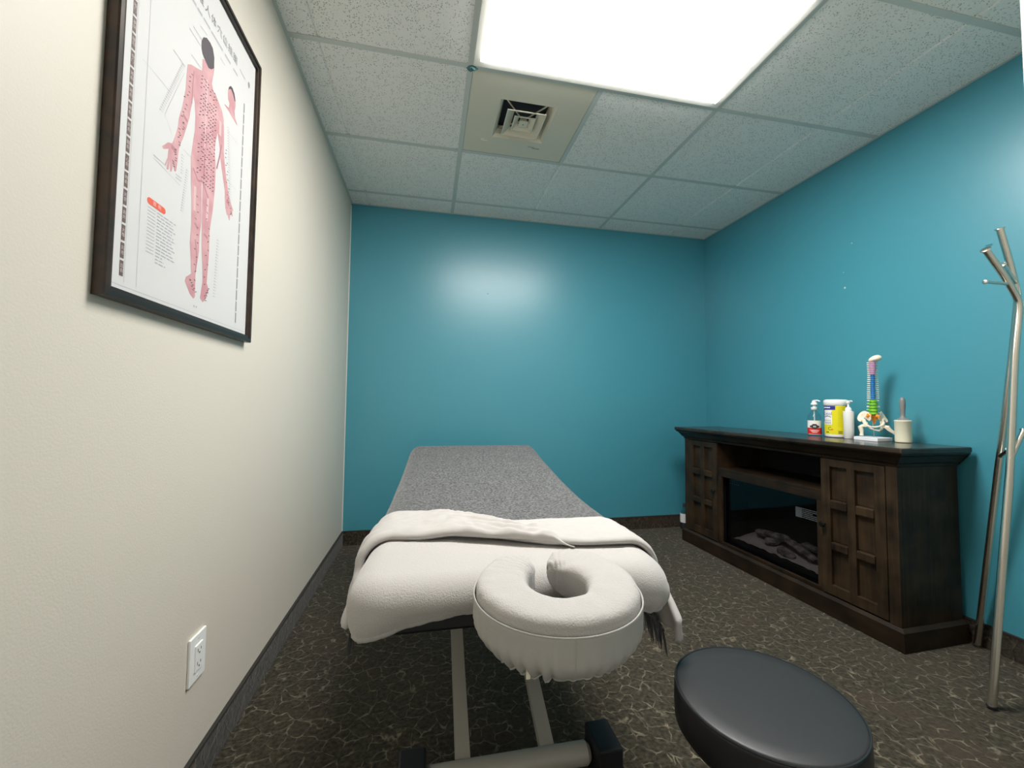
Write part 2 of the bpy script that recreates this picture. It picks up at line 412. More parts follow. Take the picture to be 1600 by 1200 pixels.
MB().box(W-0.014, W, YN, 0, H-0.0008, H+0.001).build('wall_angle', MT['grid'], ceil)
MB().box(0.014, W-0.014, -0.014, 0, H-0.0008, H+0.001).build('wall_angle', MT['grid'], ceil)
def tile(x0, x1, y0, y1, groove=None):
    g = 0.005; x0 += g; x1 -= g; y0 += g; y1 -= g
    z0, z1 = H+0.0015, H+0.018; c = 0.006
    mb = MB()
    # tegular face dropped a little below the grid, bevelled rim; a scored groove splits it
    xs = [(x0, x1)] if not groove or not (x0+0.05 < groove < x1-0.05) else [(x0, groove-0.004), (groove+0.004, x1)]
    for a, bx in xs:
        v = [(a, y0, z1), (bx, y0, z1), (bx, y1, z1), (a, y1, z1), (a, y0, z0+c), (bx, y0, z0+c), (bx, y1, z0+c), (a, y1, z0+c),
             (a+c, y0+c, z0), (bx-c, y0+c, z0), (bx-c, y1-c, z0), (a+c, y1-c, z0)]
        f = [(0,1,2,3), (0,4,5,1), (1,5,6,2), (2,6,7,3), (3,7,4,0), (4,8,9,5), (5,9,10,6), (6,10,11,7), (7,11,8,4), (8,11,10,9)]
        mb.add(v, f)
    if len(xs) == 2: mb.box(groove-0.0045, groove+0.0045, y0, y1, z0+0.006, z1)
    mb.build('ceiling_tile', MT['tile'], ceil)
for r in range(len(rows)-1):
    yt, yb = rows[r], rows[r+1]
    if abs(yt-yb) < 0.05: continue
    tile(0.0, XA, yb, yt, XA-FT)
    tile(XB, W, yb, yt, XB+FT)
    if r == 3: continue                      # troffer row
    if r == 2: tile(XA+FT, XB, yb, yt); continue   # vent on the left half
    tile(XA, XB, yb, yt, XA+FT)

# ---- fluorescent troffer with a slightly sagging lens
def frustum_mb2(levels):
    vs = []; fs = [(3, 2, 1, 0)]
    for a, b_, z in levels: vs += [(-a, -b_, z), (a, -b_, z), (a, b_, z), (-a, b_, z)]
    for k in range(len(levels)-1):
        for i in range(4): fs.append((k*4+i, k*4+(i+1) % 4, (k+1)*4+(i+1) % 4, (k+1)*4+i))
    fs.append(tuple(len(vs)-4+i for i in range(4)))
    return MB().add(vs, fs)
lx0, lx1, ly0, ly1 = XA+bw, XB-bw, YC[3]+bw, YC[2]-bw
t = thing('troffer_light', 'lit rectangular fluorescent ceiling light with white diffuser', 'ceiling light', ((lx0+lx1)/2, (ly0+ly1)/2, H-0.002))
hx, hy = (lx1-lx0)/2, (ly1-ly0)/2
mb = MB()
fwid = 0.027
for (a, b_, c_, d) in ((-hx, hx, hy-fwid, hy), (-hx, hx, -hy, -hy+fwid), (-hx, -hx+fwid, -hy+fwid, hy-fwid), (hx-fwid, hx, -hy+fwid, hy-fwid)):
    mb.box(a, b_, c_, d, -0.004, 0.012)
mb.build('frame', MT['lampframe'], t)
frustum_mb2([(hx-fwid, hy-fwid, 0.006), (hx-fwid, hy-fwid, 0.0), (hx-fwid-0.02, hy-fwid-0.02, -0.014)]).build('diffuser', MT['lamp'], t)
MB().box(-hx, hx, -hy, hy, 0.012, 0.05).build('housing', MT['lampframe'], t)

# ---- air vent panel with nested square cones
vx, vy = XA+FT/2+0.005, (YC[1]+YC[2])/2
t = thing('air_vent', 'cream square ceiling air diffuser with three nested cones', 'air vent', (XA+FT/2, vy, H+0.0015))
p = FT/2-bw-0.001
def sq(h, z): return [(-h, -h, z), (h, -h, z), (h, h, z), (-h, h, z)]
def frustum_mb(levels, cap=None):
    vs = []; fs = []
    for h, z in levels: vs += sq(h, z)
    for k in range(len(levels)-1):
        for i in range(4): fs.append((k*4+i, k*4+(i+1) % 4, (k+1)*4+(i+1) % 4, (k+1)*4+i))
    if cap: fs.append(tuple(len(vs)-4+i for i in range(4)))
    return MB().add(vs, fs)
frustum_mb([(p, 0.0), (0.142, 0.0), (0.128, 0.012), (0.118, 0.035), (0.118, 0.055), (p, 0.055), (p, 0)]).build('face_panel', MT['vent'], t)
frustum_mb([(0.117, 0.054), (0.117, 0.06)], True).build('duct_collar', MT['dark'], t)
def cone(h, zb, zt, dh):
    th = 0.003
    return frustum_mb([(h, zb), (h, zb+0.003), (h-dh+0.003, zt), (h-dh, zt), (h-0.007, zb+0.002), (h-0.006, zb), (h, zb)])
cone(0.100, -0.014, 0.012, 0.042).build('vent_cone', MT['vent'], t)
cone(0.056, -0.010, 0.012, 0.030).build('vent_cone', MT['vent'], t)
frustum_mb([(0.010, 0.02), (0.022, -0.004), (0.022, -0.009), (0.010, -0.009)], True).build('vent_cone', MT['vent'], t)
mb = MB()
for a in range(4):
    q = Matrix.Rotation(PI/4+a*PI/2, 3, 'Z')
    pts = [q @ Vector((0.02, -0.002, 0.012)), q @ Vector((0.15, -0.002, 0.030)), q @ Vector((0.15, 0.002, 0.030)), q @ Vector((0.02, 0.002, 0.012))]
    mb.add(pts+[v+Vector((0,0,0.006)) for v in pts], [(0,1,2,3), (7,6,5,4), (0,4,5,1), (1,5,6,2), (2,6,7,3), (3,7,4,0)])
mb.build('cone_bracket', MT['vent'], t)
MB().lathe([(0.003, -0.0102), (0.003, -0.009)], 8).build('screw', MT['dark'], t)
# tape residue on the panel
mb = MB()
prev = None
for k in range(13):
    a = k/12*4.6
    prev = (-0.175+0.016*math.cos(a)*(1+k*0.06), -0.0+0.170+0.010*math.sin(a)+k*0.0006, -0.0012)
    if k: mb.tube([last, prev], 0.0016, 5)
    last = prev
mb.build('tape_residue', MT['white'], t)
mb = MB().bbox(0.070, 0.108, 0.182, 0.189, -0.002, 0.0, 0.0008).bbox(0.098, 0.140, 0.190, 0.198, -0.002, 0.0, 0.0008)
mb.build('tape_strip', MT['lightink'], t)
# teal scrap stuck on the grid joint
mb = MB()
ring = [(-0.020, 0.004), (-0.010, 0.016), (0.004, 0.014), (0.018, 0.010), (0.034, 0.002), (0.020, -0.010), (0.004, -0.016), (-0.008, -0.012)]
vs = [(x, y, 0.0) for x, y in ring] + [(x*0.6, y*0.6, -0.006-0.003*((i*7) % 3)) for i, (x, y) in enumerate(ring)] + [(0, 0, -0.005)]
fs = [(i, (i+1) % 8, 8+(i+1) % 8, 8+i) for i in range(8)] + [(8+i, 8+(i+1) % 8, 16) for i in range(8)] + [tuple(range(7, -1, -1))]
o = mesh_obj('paint_scrap', vs, fs, MT['tealpaint']); o.location = (XA+0.002, YC[2]+0.008, H-0.0012)
tag(o, 'small crumpled teal scrap stuck at the ceiling grid joint', 'scrap')

# ------------------------------------------------------------------ framed chart on the left wall
fy0, fy1, fz0, fz1 = -2.287, -1.676, 1.216, 2.140
t = thing('framed_poster', 'framed acupuncture body chart hanging on the white wall', 'poster', (0, (fy0+fy1)/2, fz0))
oy, oz = (fy0+fy1)/2, fz0
y0, y1, z1 = fy0-oy, fy1-oy, fz1-oz
fwd = 0.0215; bwid = 0.021
def frame_side(pa, pb, ina, inb):
    vs = []
    for (a, i) in ((pa, ina), (pb, inb)):
        (ay, az), (iy, iz) = a, i
        dy, dz = iy-ay, iz-az
        prof = [(0, 0.001), (0, fwd-0.003), (0.10, fwd), (0.55, fwd), (0.60, fwd-0.003), (1.0, fwd-0.004), (1.0, 0.004)]
        for k, x in prof: vs.append((x, ay+dy*k, az+dz*k))
    n = 7
    fs = [(i, (i+1) % n, n+(i+1) % n, n+i) for i in range(n)] + [tuple(range(n)), tuple(range(2*n-1, n-1, -1))]
    return MB().add(vs, fs)
c = [(y0, 0), (y1, 0), (y1, z1), (y0, z1)]
d = [(y0+bwid, bwid), (y1-bwid, bwid), (y1-bwid, z1-bwid), (y0+bwid, z1-bwid)]
for i in range(4):
    frame_side(c[i], c[(i+1) % 4], d[i], d[(i+1) % 4]).build('frame_rail', MT['framewood'] if i in (3, 1) else MT['framedge'], t)
PX = 0.0105
paper = MB().box(0.003, PX, y0+bwid-0.003, y1-bwid+0.003, bwid-0.003, z1-bwid+0.003).build('chart_sheet', MT['paper'], t)
def flat(name, polys, mat, lift=0.0003, kind=None, label=None):
    """flat print on the sheet: polys of (y, z) world coordinates"""
    vs = []; fs = []
    for pl in polys:
        k = len(vs); vs += [(PX+lift, a-oy, b-oz) for a, b in pl]; fs.append(tuple(range(k, k+len(pl))))
    me = bpy.data.meshes.new(name); me.from_pydata(vs, [], fs); me.update()
    bm = bmesh.new(); bm.from_mesh(me)
    bmesh.ops.triangulate(bm, faces=bm.faces[:], ngon_method='EAR_CLIP')
    for f in bm.faces:
        if f.normal.x < 0: f.normal_flip()
    bm.to_mesh(me); bm.free(); me.materials.append(mat)
    o = bpy.data.objects.new(name, me); COL.objects.link(o); o.parent = paper
    if kind: o['kind'] = kind
    if label: o['label'] = label
    return o
BODY = [(-1.999, 1.863), (-2.023, 1.851), (-2.045, 1.841), (-2.059, 1.83), (-2.061, 1.806), (-2.062, 1.765), (-2.072, 1.716), (-2.082, 1.682), (-2.085, 1.657), (-2.09, 1.64), (-2.098, 1.616), (-2.102, 1.608), (-2.116, 1.602), (-2.135, 1.581), (-2.13, 1.578), (-2.113, 1.589), (-2.115, 1.568), (-2.123, 1.548), (-2.12, 1.547), (-2.113, 1.565), (-2.117, 1.54), (-2.11, 1.543), (-2.107, 1.566), (-2.104, 1.542), (-2.099, 1.545), (-2.094, 1.57), (-2.09, 1.551), (-2.084, 1.553), (-2.08, 1.575), (-2.079, 1.594), (-2.077, 1.612), (-2.061, 1.652), (-2.05, 1.685), (-2.042, 1.711), (-2.041, 1.722), (-2.037, 1.74), (-2.031, 1.773), (-2.024, 1.762), (-2.018, 1.728), (-2.018, 1.696), (-2.024, 1.657), (-2.029, 1.62), (-2.026, 1.583), (-2.019, 1.524), (-2.014, 1.456), (-2.017, 1.414), (-2.011, 1.382), (-2.005, 1.341), (-2.015, 1.334), (-2.027, 1.326), (-2.03, 1.315), (-2.007, 1.29), (-1.991, 1.282), (-1.985, 1.288), (-1.987, 1.344), (-1.976, 1.407), (-1.977, 1.446), (-1.971, 1.488), (-1.978, 1.577), (-1.975, 1.598), (-1.971, 1.528), (-1.968, 1.476), (-1.966, 1.424), (-1.957, 1.374), (-1.954, 1.335), (-1.962, 1.291), (-1.949, 1.283), (-1.938, 1.292), (-1.923, 1.322), (-1.934, 1.338), (-1.929, 1.424), (-1.931, 1.478), (-1.92, 1.538), (-1.914, 1.602), (-1.914, 1.658), (-1.923, 1.7), (-1.92, 1.733), (-1.913, 1.759), (-1.899, 1.727), (-1.895, 1.703), (-1.874, 1.654), (-1.861, 1.624), (-1.859, 1.602), (-1.854, 1.578), (-1.844, 1.562), (-1.839, 1.564), (-1.829, 1.551), (-1.826, 1.555), (-1.825, 1.576), (-1.812, 1.571), (-1.81, 1.575), (-1.817, 1.593), (-1.809, 1.587), (-1.808, 1.592), (-1.823, 1.605), (-1.833, 1.618), (-1.839, 1.626), (-1.861, 1.676), (-1.875, 1.723), (-1.879, 1.777), (-1.884, 1.816), (-1.894, 1.833), (-1.912, 1.843), (-1.928, 1.852), (-1.944, 1.855), (-1.952, 1.867), (-1.946, 1.895), (-1.943, 1.914), (-1.945, 1.927), (-1.974, 1.909), (-1.999, 1.895)]
HAIR = [(-2.006, 1.918), (-2.007, 1.935), (-2.0, 1.951), (-1.985, 1.963), (-1.968, 1.965), (-1.955, 1.961), (-1.946, 1.943), (-1.945, 1.915), (-1.958, 1.901), (-1.971, 1.894), (-1.984, 1.899), (-2.001, 1.907)]
BUST = [(-1.863, 1.927), (-1.854, 1.938), (-1.843, 1.94), (-1.83, 1.932), (-1.822, 1.916), (-1.82, 1.902), (-1.824, 1.884), (-1.82, 1.867), (-1.802, 1.853), (-1.83, 1.855), (-1.856, 1.859), (-1.886, 1.86), (-1.88, 1.863), (-1.86, 1.868), (-1.855, 1.884), (-1.864, 1.891), (-1.867, 1.911)]
BHAIR = [(-1.863, 1.927), (-1.854, 1.938), (-1.843, 1.94), (-1.83, 1.932), (-1.822, 1.916), (-1.827, 1.912), (-1.837, 1.924), (-1.85, 1.93), (-1.858, 1.926), (-1.866, 1.916)]
flat('printed_figure', [BODY], MT['skin'], label='pink back view of a standing body')
flat('printed_hair', [HAIR], MT['hairink'], 0.0005)
flat('printed_bust', [BUST], MT['skin'], label='small pink printed bust')
flat('printed_hair', [BHAIR], MT['hairink'], 0.0005)
def seg(p, q, w_):
    (a, b_), (c_, d_) = p, q
    L = math.hypot(c_-a, d_-b_) or 1; nx, ny = -(d_-b_)/L*w_/2, (c_-a)/L*w_/2
    return [(a-nx, b_-ny), (c_-nx, d_-ny), (c_+nx, d_+ny), (a+nx, b_+ny)]
def strip(pts, w0, w1=None):
    out = []
    for i in range(len(pts)-1): out.append(seg(pts[i], pts[i+1], lerp(w0, w1 if w1 is not None else w0, i/max(1, len(pts)-2))))
    return out
# shading inside the printed figure
flat('printed_shading', strip([(-2.033, 1.835), (-2.036, 1.79), (-2.036, 1.75)], 0.004) + strip([(-1.970, 1.66), (-1.970, 1.60)], 0.006, 0.003)
     + strip([(-2.018, 1.60), (-1.995, 1.580), (-1.975, 1.590), (-1.945, 1.560)], 0.005) + strip([(-1.890, 1.74), (-1.898, 1.70), (-1.91, 1.66)], 0.006)
     + strip([(-2.000, 1.47), (-1.985, 1.46)], 0.006) + strip([(-1.958, 1.46), (-1.94, 1.455)], 0.006) + strip([(-1.995, 1.43), (-1.985, 1.39), (-1.988, 1.35)], 0.004)
     + strip([(-2.068, 1.70), (-2.05, 1.695)], 0.008) + strip([(-2.105, 1.60), (-2.085, 1.60)], 0.010) + strip([(-1.85, 1.60), (-1.835, 1.60)], 0.010), MT['skinsoft'], 0.0004, kind='stuff')
flat('printed_highlight', strip([(-1.974, 1.86), (-1.972, 1.80), (-1.972, 1.74), (-1.972, 1.68)], 0.006, 0.004) + strip([(-2.006, 1.56), (-2.004, 1.50)], 0.010)
     + strip([(-1.945, 1.56), (-1.947, 1.50)], 0.010) + strip([(-1.90, 1.80), (-1.90, 1.76)], 0.012), MT['skinlight'], 0.0004, kind='stuff')
rp = random.Random(3)
dots = []
for k in range(26):                          # rows of acupuncture points down the back
    z = 1.85-k*0.0105
    for c_ in (-1.972, -1.982, -1.991, -2.003, -1.962, -1.953, -1.942, -1.930):
        if rp.random() < 0.72:
            yy = c_+rp.uniform(-.002, .002); dots.append(seg((yy, z), (yy+0.0075, z+0.003+rp.uniform(-.002, .002)), 0.0019))
for (a, b_, nn) in (((-2.05, 1.82), (-2.07, 1.68), 12), ((-2.07, 1.68), (-2.085, 1.62), 9), ((-2.10, 1.60), (-2.09, 1.56), 8), ((-1.87, 1.74), (-1.845, 1.63), 11),
                    ((-1.845, 1.62), (-1.82, 1.57), 9), ((-1.995, 1.54), (-1.995, 1.33), 12), ((-1.945, 1.54), (-1.945, 1.33), 12), ((-2.02, 1.325), (-1.99, 1.30), 8), ((-1.93, 1.325), (-1.945, 1.29), 8)):
    for k in range(nn):
        u = k/(nn-1); yy = lerp(a[0], b_[0], u)+rp.uniform(-.008, .008); zz = lerp(a[1], b_[1], u)
        dots.append(seg((yy, zz), (yy+0.007, zz+rp.uniform(-.002, .005)), 0.0018))
flat('acupuncture_points', dots, MT['hairink'], 0.0006, kind='stuff')
# leader lines with their captions
cap = []
def caption_col(a, b_, nn, ln):
    for k in range(nn):
        u = k/(nn-1); yy = lerp(a[0], b_[0], u); zz = lerp(a[1], b_[1], u)
        for j in range(2): cap.append(seg((yy+j*ln*0.55, zz), (yy+j*ln*0.55+ln*0.4, zz), 0.0024 if j == 0 else 0.001))
caption_col((-2.082, 1.812), (-2.150, 1.655), 24, 0.012)
caption_col((-2.066, 1.605), (-2.066, 1.562), 7, 0.009)
caption_col((-2.046, 1.580), (-2.060, 1.475), 17, 0.011)
caption_col((-1.862, 1.81), (-1.832, 1.60), 30, 0.012)
caption_col((-1.892, 1.47), (-1.900, 1.312), 20, 0.013)
for p_, q_ in (((-2.114, 1.818), (-2.069, 1.816)), ((-2.047, 1.865), (-2.003, 1.866)), ((-2.059, 1.920), (-2.010, 1.919)), ((-2.044, 1.939), (-2.008, 1.938)),
               ((-2.013, 1.968), (-1.983, 1.971)), ((-1.916, 1.969), (-1.891, 1.969)), ((-2.161, 1.546), (-2.120, 1.546)), ((-2.085, 1.540), (-2.062, 1.542)), ((-2.085, 1.547), (-2.062, 1.549))):
    cap.append(seg(p_, q_, 0.0018))
flat('caption_marks', cap, MT['lightink'], 0.0004, kind='stuff')
flat('leader_lines', strip([(-2.070, 1.80), (-2.132, 1.655), (-2.105, 1.628)], 0.0007) + strip([(-2.161, 1.54), (-2.066, 1.53)], 0.0007)
     + strip([(-2.207, 1.717), (-2.113, 1.717)], 0.0006) + strip([(-2.06, 1.62), (-2.03, 1.62)], 0.0007) + strip([(-1.86, 1.80), (-1.80, 1.80)], 0.0006)
     + strip([(-1.86, 1.66), (-1.80, 1.66)], 0.0006), MT['lightink'], 0.0004, kind='stuff')
# title and subtitle
def lettering(name, body, size, cyz, mat, lift=0.0005, sx=1.0):
    vs, fs = text_polys(body, size)
    o = mesh_obj(name, [(PX+lift, a*sx+cyz[0]-oy, b_+cyz[1]-oz) for a, b_ in vs], fs, mat, paper)
    return o
for i, ch in enumerate('标准人体穴位挂图'):
    lettering('title_character', ch, 0.027, (-2.047+i*0.0305, 2.035), MT['greyink'])
flat('subtitle_lines', [seg((a, 1.999), (b_, 1.999), 0.006) for a, b_ in ((-2.08, -2.036), (-2.030, -2.009), (-2.003, -1.971), (-1.965, -1.905), (-1.893, -1.860), (-1.843, -1.815))]
     + [seg((-1.803, 2.030), (-1.766, 2.027), 0.0035)], MT['lightink'], 0.0004, kind='stuff')
flat('round_mark', [[(-1.740+0.006*math.cos(a*PI/6), 2.030+0.010*math.sin(a*PI/6)) for a in range(12)]], MT['greyink'], 0.0004)
# left column of brown captions (their scan codes are left blank), right column of grey ones
names = '百会风池大椎肩井天宗肺俞心俞膈俞肝俞脾俞胃俞肾俞命门腰阳承扶殷门委中承筋承山昆仑涌泉合谷外关曲池'
for k in range(24):
    zb = 1.265+k*0.0345
    if zb+0.03 > 2.10: break
    flat('brown_caption', [[(-2.2385, zb), (-2.2290, zb), (-2.2290, zb+0.030), (-2.2385, zb+0.030)]], MT['brownink'], 0.0004)
    lettering('caption_character', names[2*k % len(names)], 0.0085, (-2.2338, zb+0.0195), MT['paleink'], 0.0006)
    lettering('caption_character', names[(2*k+1) % len(names)], 0.0085, (-2.2338, zb+0.0105), MT['paleink'], 0.0006)
for k in range(20):
    zb = 1.265+k*0.0345
    flat('grey_caption', [[(-1.7685, zb), (-1.7625, zb), (-1.7625, zb+0.030), (-1.7685, zb+0.030)]], MT['greyink'], 0.0004)
flat('column_rules', strip([(-2.2255, 1.255), (-2.2255, 2.10)], 0.0006) + strip([(-2.192, 1.255), (-2.192, 2.10)], 0.0006) + strip([(-2.26, 1.247), (-1.70, 1.247)], 0.0008), MT['lightink'], 0.0003, kind='stuff')
# red badge and the legend under it
cx, cz, hw_, hh = -2.143, 1.4445, 0.030, 0.0072
pill = [(cx-hw_+hh+hh*math.cos(a), cz+hh*math.sin(a)) for a in [PI/2+k*PI/8 for k in range(9)]] + [(cx+hw_-hh+hh*math.cos(a), cz+hh*math.sin(a)) for a in [-PI/2+k*PI/8 for k in range(9)]]
flat('red_badge', [pill], MT['redink'], 0.0004)
lettering('badge_character', '图', 0.010, (cx-0.007, cz), MT['pinkink'], 0.0006)
lettering('badge_character', '例', 0.010, (cx+0.009, cz), MT['pinkink'], 0.0006)
leg = []
for k in range(16):
    z = 1.431-k*0.0072
    leg.append(seg((-2.170, z), (-2.146, z), 0.0012)) if k < 14 else None
    x = -2.140
    xe = -2.075-0.03*(k > 12)-0.006*((k*5) % 3)
    while x < xe:
        ln = 0.008+0.012*rp.random(); leg.append(seg((x, z), (min(x+ln, xe), z), 0.0022)); x += ln+0.003
flat('legend_lines', leg, MT['lightink'], 0.0004, kind='stuff')
flat('legend_lines', [seg((-1.990, 1.264), (-1.985, 1.264), 0.005), seg((-1.980, 1.264), (-1.975, 1.264), 0.005)], MT['lightink'], 0.0004)

# ------------------------------------------------------------------ wall outlet
t = thing('wall_outlet', 'white double power outlet low on the white wall', 'outlet', (0, -1.886, 0.3555))
MB().bbox(0.0, 0.0065, -0.0385, 0.0385, -0.060, 0.060, 0.0022).build('cover_plate', MT['white'], t)
MB().bbox(0.005, 0.0095, -0.0175, 0.0175, -0.034, 0.034, 0.0012).build('receptacle', MT['white'], t)
for s in (1, -1):
    mb = MB().box(0.0093, 0.0099, -0.0085, -0.0063, s*0.017-0.002, s*0.017+0.0065).box(0.0093, 0.0099, 0.0058, 0.0080, s*0.017-0.001, s*0.017+0.0055)
    mb.lathe([(0.0026, 0), (0.0026, 0.0006)], 10, (0.0093, 0, s*0.017-0.0065), (1, 0, 0))
    mb.build('socket_slots', MT['slot'], t)
for s in (1, -1): MB().lathe([(0.003, 0), (0.0026, 0.0008)], 8, (0.0064, 0, s*0.048), (1, 0, 0)).build('plate_screw', MT['lampframe'], t)

# ------------------------------------------------------------------ media cabinet with electric fireplace
CX, CY, CR = 2.551, -1.755, math.radians(1.774)
cab = thing('media_cabinet', 'dark brown wooden media cabinet with built-in electric fireplace', 'cabinet', (CX, CY, 0), CR)
LY = 1.454; DX = 0.378; ZT = 0.857
def part(name, mb, mat, parent=None, smooth=False, label=None):
    o = mb.build(name, mat, parent if parent is not None else cab, smooth)
    if label: o['label'] = label
    return o
# plinth with chamfered top
vs = []; fs = []
for o_, z in ((0, 0), (0, 0.082), (0.016, 0.094)):
    vs += [(o_, o_, z), (DX, o_, z), (DX, LY-o_, z), (o_, LY-o_, z)]
for k in range(2):
    for i in range(4): fs.append((k*4+i, k*4+(i+1) % 4, (k+1)*4+(i+1) % 4, (k+1)*4+i))
fs += [(3, 2, 1, 0), (8, 9, 10, 11)]
part('plinth', MB().add(vs, fs), MT['woodh'])
YA, YB = 0.020, LY-0.020
XF = 0.018; ZB = 0.094; ZC = 0.775
OA, OB = 0.360, LY-0.360                       # opening between the doors
part('side_panel', MB().bbox(XF, DX, YA, YA+0.020, ZB, ZC, 0.002), MT['wood'])
part('side_panel', MB().bbox(XF, DX, YB-0.020, YB, ZB, ZC, 0.002), MT['wood'])
part('back_panel', MB().box(DX-0.008, DX, YA+0.02, YB-0.02, ZB, ZC), MT['inside'])
part('divider', MB().bbox(XF+0.004, DX-0.01, OA-0.018, OA, ZB, ZC, 0.001), MT['wood'])
part('divider', MB().bbox(XF+0.004, DX-0.01, OB, OB+0.018, ZB, ZC, 0.001), MT['wood'])
part('shelf', MB().bbox(XF+0.004, DX-0.01, OA, OB, 0.583, 0.603, 0.002), MT['woodh'])
part('face_stile', MB().bbox(XF-0.002, XF+0.018, YA-0.001, YA+0.044, ZB, ZC, 0.002), MT['wood'])
part('face_stile', MB().bbox(XF-0.002, XF+0.018, YB-0.044, YB+0.001, ZB, ZC, 0.002), MT['wood'])
# fireplace surround
GA, GB, GZ0, GZ1 = OA+0.030, OB-0.030, 0.112, 0.545
part('surround_rail', MB().bbox(XF+0.004, XF+0.022, OA, OB, GZ1, 0.584, 0.002), MT['woodh'])
part('surround_rail', MB().bbox(XF+0.004, XF+0.022, OA, OB, ZB, GZ0, 0.002), MT['woodh'])
part('surround_stile', MB().bbox(XF+0.004, XF+0.022, OA, GA, GZ0, GZ1, 0.002), MT['wood'])
part('surround_stile', MB().bbox(XF+0.004, XF+0.022, GB, OB, GZ0, GZ1, 0.002), MT['wood'])
# crown moulding (three sides) and top
prof = [(0.018, 0.768), (0.014, 0.772), (0.012, 0.782), (0.002, 0.790), (-0.004, 0.800), (-0.016, 0.818), (-0.028, 0.826), (-0.030, 0.833)]
vs = []; fs = []
for o_, z in prof: vs += [(DX, o_, z), (o_, o_, z), (o_, LY-o_, z), (DX, LY-o_, z)]
for k in range(len(prof)-1):
    for i in range(3): fs.append((k*4+i, k*4+i+1, (k+1)*4+i+1, (k+1)*4+i))
fs.append((0, 1, 2, 3)); fs.append(tuple((len(prof)-1)*4+i for i in (3, 2, 1, 0)))
fs.append(tuple([k*4 for k in range(len(prof))]+[])); fs.append(tuple([k*4+3 for k in range(len(prof)-1, -1, -1)]))
part('crown_moulding', MB().add(vs, fs), MT['woodh'])
part('cabinet_top', MB().bbox(-0.038, DX, -0.036, LY+0.036, 0.833, ZT, 0.006), MT['woodtop'])
# doors: slab, raised rails and stiles, six recessed panels, knob
def door(y0, y1, knob_y):
    z0, z1 = 0.100, 0.766
    x = XF+0.016
    root = part('door', MB().box(x, x+0.004, y0, y1, z0, z1), MT['wood'])
    w_ = y1-y0; st = 0.045; mid = 0.036
    cw = (w_-2*st-mid)/2
    cols = [(y0+st, y0+st+cw), (y1-st-cw, y1-st)]
    rws = [(0.150, 0.318), (0.362, 0.520), (0.568, 0.728)]
    xo = XF-0.004
    for a, b_ in ((y0, y0+st), (y0+st+cw, y1-st-cw), (y1-st, y1)):
        MB().bbox(xo, x, a, b_, z0, z1, 0.0025).build('door_stile', MT['wood'], root)
    for (a, b_) in cols:
        for c_, d_ in ((z0, rws[0][0]), (rws[2][1], z1)):
            MB().bbox(xo+0.001, x, a-0.002, b_+0.002, c_, d_, 0.003).build('door_rail', MT['wood'], root)
        for c_, d_ in ((rws[0][1], rws[1][0]), (rws[1][1], rws[2][0])):
            MB().bbox(xo-0.004, x, a+0.002, b_-0.002, c_+0.002, d_-0.002, 0.006).build('door_rail', MT['wood'], root)
        for c_, d_ in rws:
            MB().bbox(x-0.004, x+0.002, a-0.001, b_+0.001, c_-0.001, d_+0.001, 0.0015).build('door_panel', MT['wood'], root)
    MB().lathe([(0.004, 0), (0.004, 0.010), (0.012, 0.014), (0.015, 0.020), (0.012, 0.027), (0.004, 0.028)], 16, (xo, knob_y, 0.438), (-1, 0, 0)).build('knob', MT['knob'], root, True)
door(YA+0.046, OA-0.002, OA-0.020)
door(OB+0.002, YB-0.046, OB+0.022)
# fireplace insert: black trim, cavity, ember bed, logs, tinted pane
ins = part('fireplace_insert', MB().box(XF+0.045, XF+0.055, GA-0.03, GB+0.03, 0.515, GZ1+0.005)
     .box(XF+0.045, XF+0.055, GA-0.03, GB+0.03, GZ0-0.005, GZ0+0.035).box(XF+0.045, XF+0.055, GA-0.03, GA+0.014, GZ0+0.035, 0.515)
     .box(XF+0.045, XF+0.055, GB-0.014, GB+0.03, GZ0+0.035, 0.515), MT['fireframe'])
fx0, fx1 = XF+0.056, XF+0.24
MB().box(fx0, fx1, GA-0.02, GB+0.02, GZ0-0.004, GZ0+0.002).box(fx1-0.003, fx1, GA-0.02, GB+0.02, GZ0, GZ1).box(fx0, fx1, GA-0.021, GA-0.018, GZ0, GZ1).box(fx0, fx1, GB+0.018, GB+0.021, GZ0, GZ1).box(fx0, fx1, GA-0.02, GB+0.02, GZ1, GZ1+0.004).build('firebox', MT['firebox'], ins)
MB().box(XF+0.040, XF+0.0435, GA-0.002, GB+0.002, GZ0+0.001, GZ1-0.001).build('glass_pane', MT['fireglass'], ins)
N = 40; Mx = 10; P = []
for i in range(N+1):
    row = []
    y = lerp(GA+0.0, GB, i/N)
    for j in range(Mx+1):
        x = lerp(fx0+0.004, fx1-0.01, j/Mx)
        e = min(1, 6*min(i/N, 1-i/N))**0.5
        row.append((x, y, GZ0+0.012+e*(0.028+0.05*(j/Mx))+0.010*nz(x*25, y*25, 1)))
    P.append(row)
vs, fs = grid_mesh(P, N+1, Mx+1)
mesh_obj('ember_bed', vs, fs, MT['ember'], ins, True)
def log(p0, p1, r, seed):
    pts = []; rr = []
    for k in range(9):
        u = k/8; q = Vector(p0).lerp(Vector(p1), u) + Vector((0.006*nz(seed, u*3), 0.006*nz(seed+5, u*3), 0.010*nz(seed+9, u*3)))
        pts.append(q); rr.append(r*(0.85+0.35*abs(nz(seed+2, u*4)))*(0.55 if k in (0, 8) else 1))
    MB().tube(pts, rr, 9, 0.85).build('log', MT['log'], ins, True)
gm = (GA+GB)/2
log((fx0+0.10, gm+0.20, 0.215), (fx0+0.09, gm-0.04, 0.235), 0.030, 1)
log((fx0+0.045, gm+0.08, 0.185), (fx0+0.12, gm+0.02, 0.22), 0.028, 2)
log((fx0+0.10, gm+0.02, 0.245), (fx0+0.05, gm-0.24, 0.190), 0.024, 3)
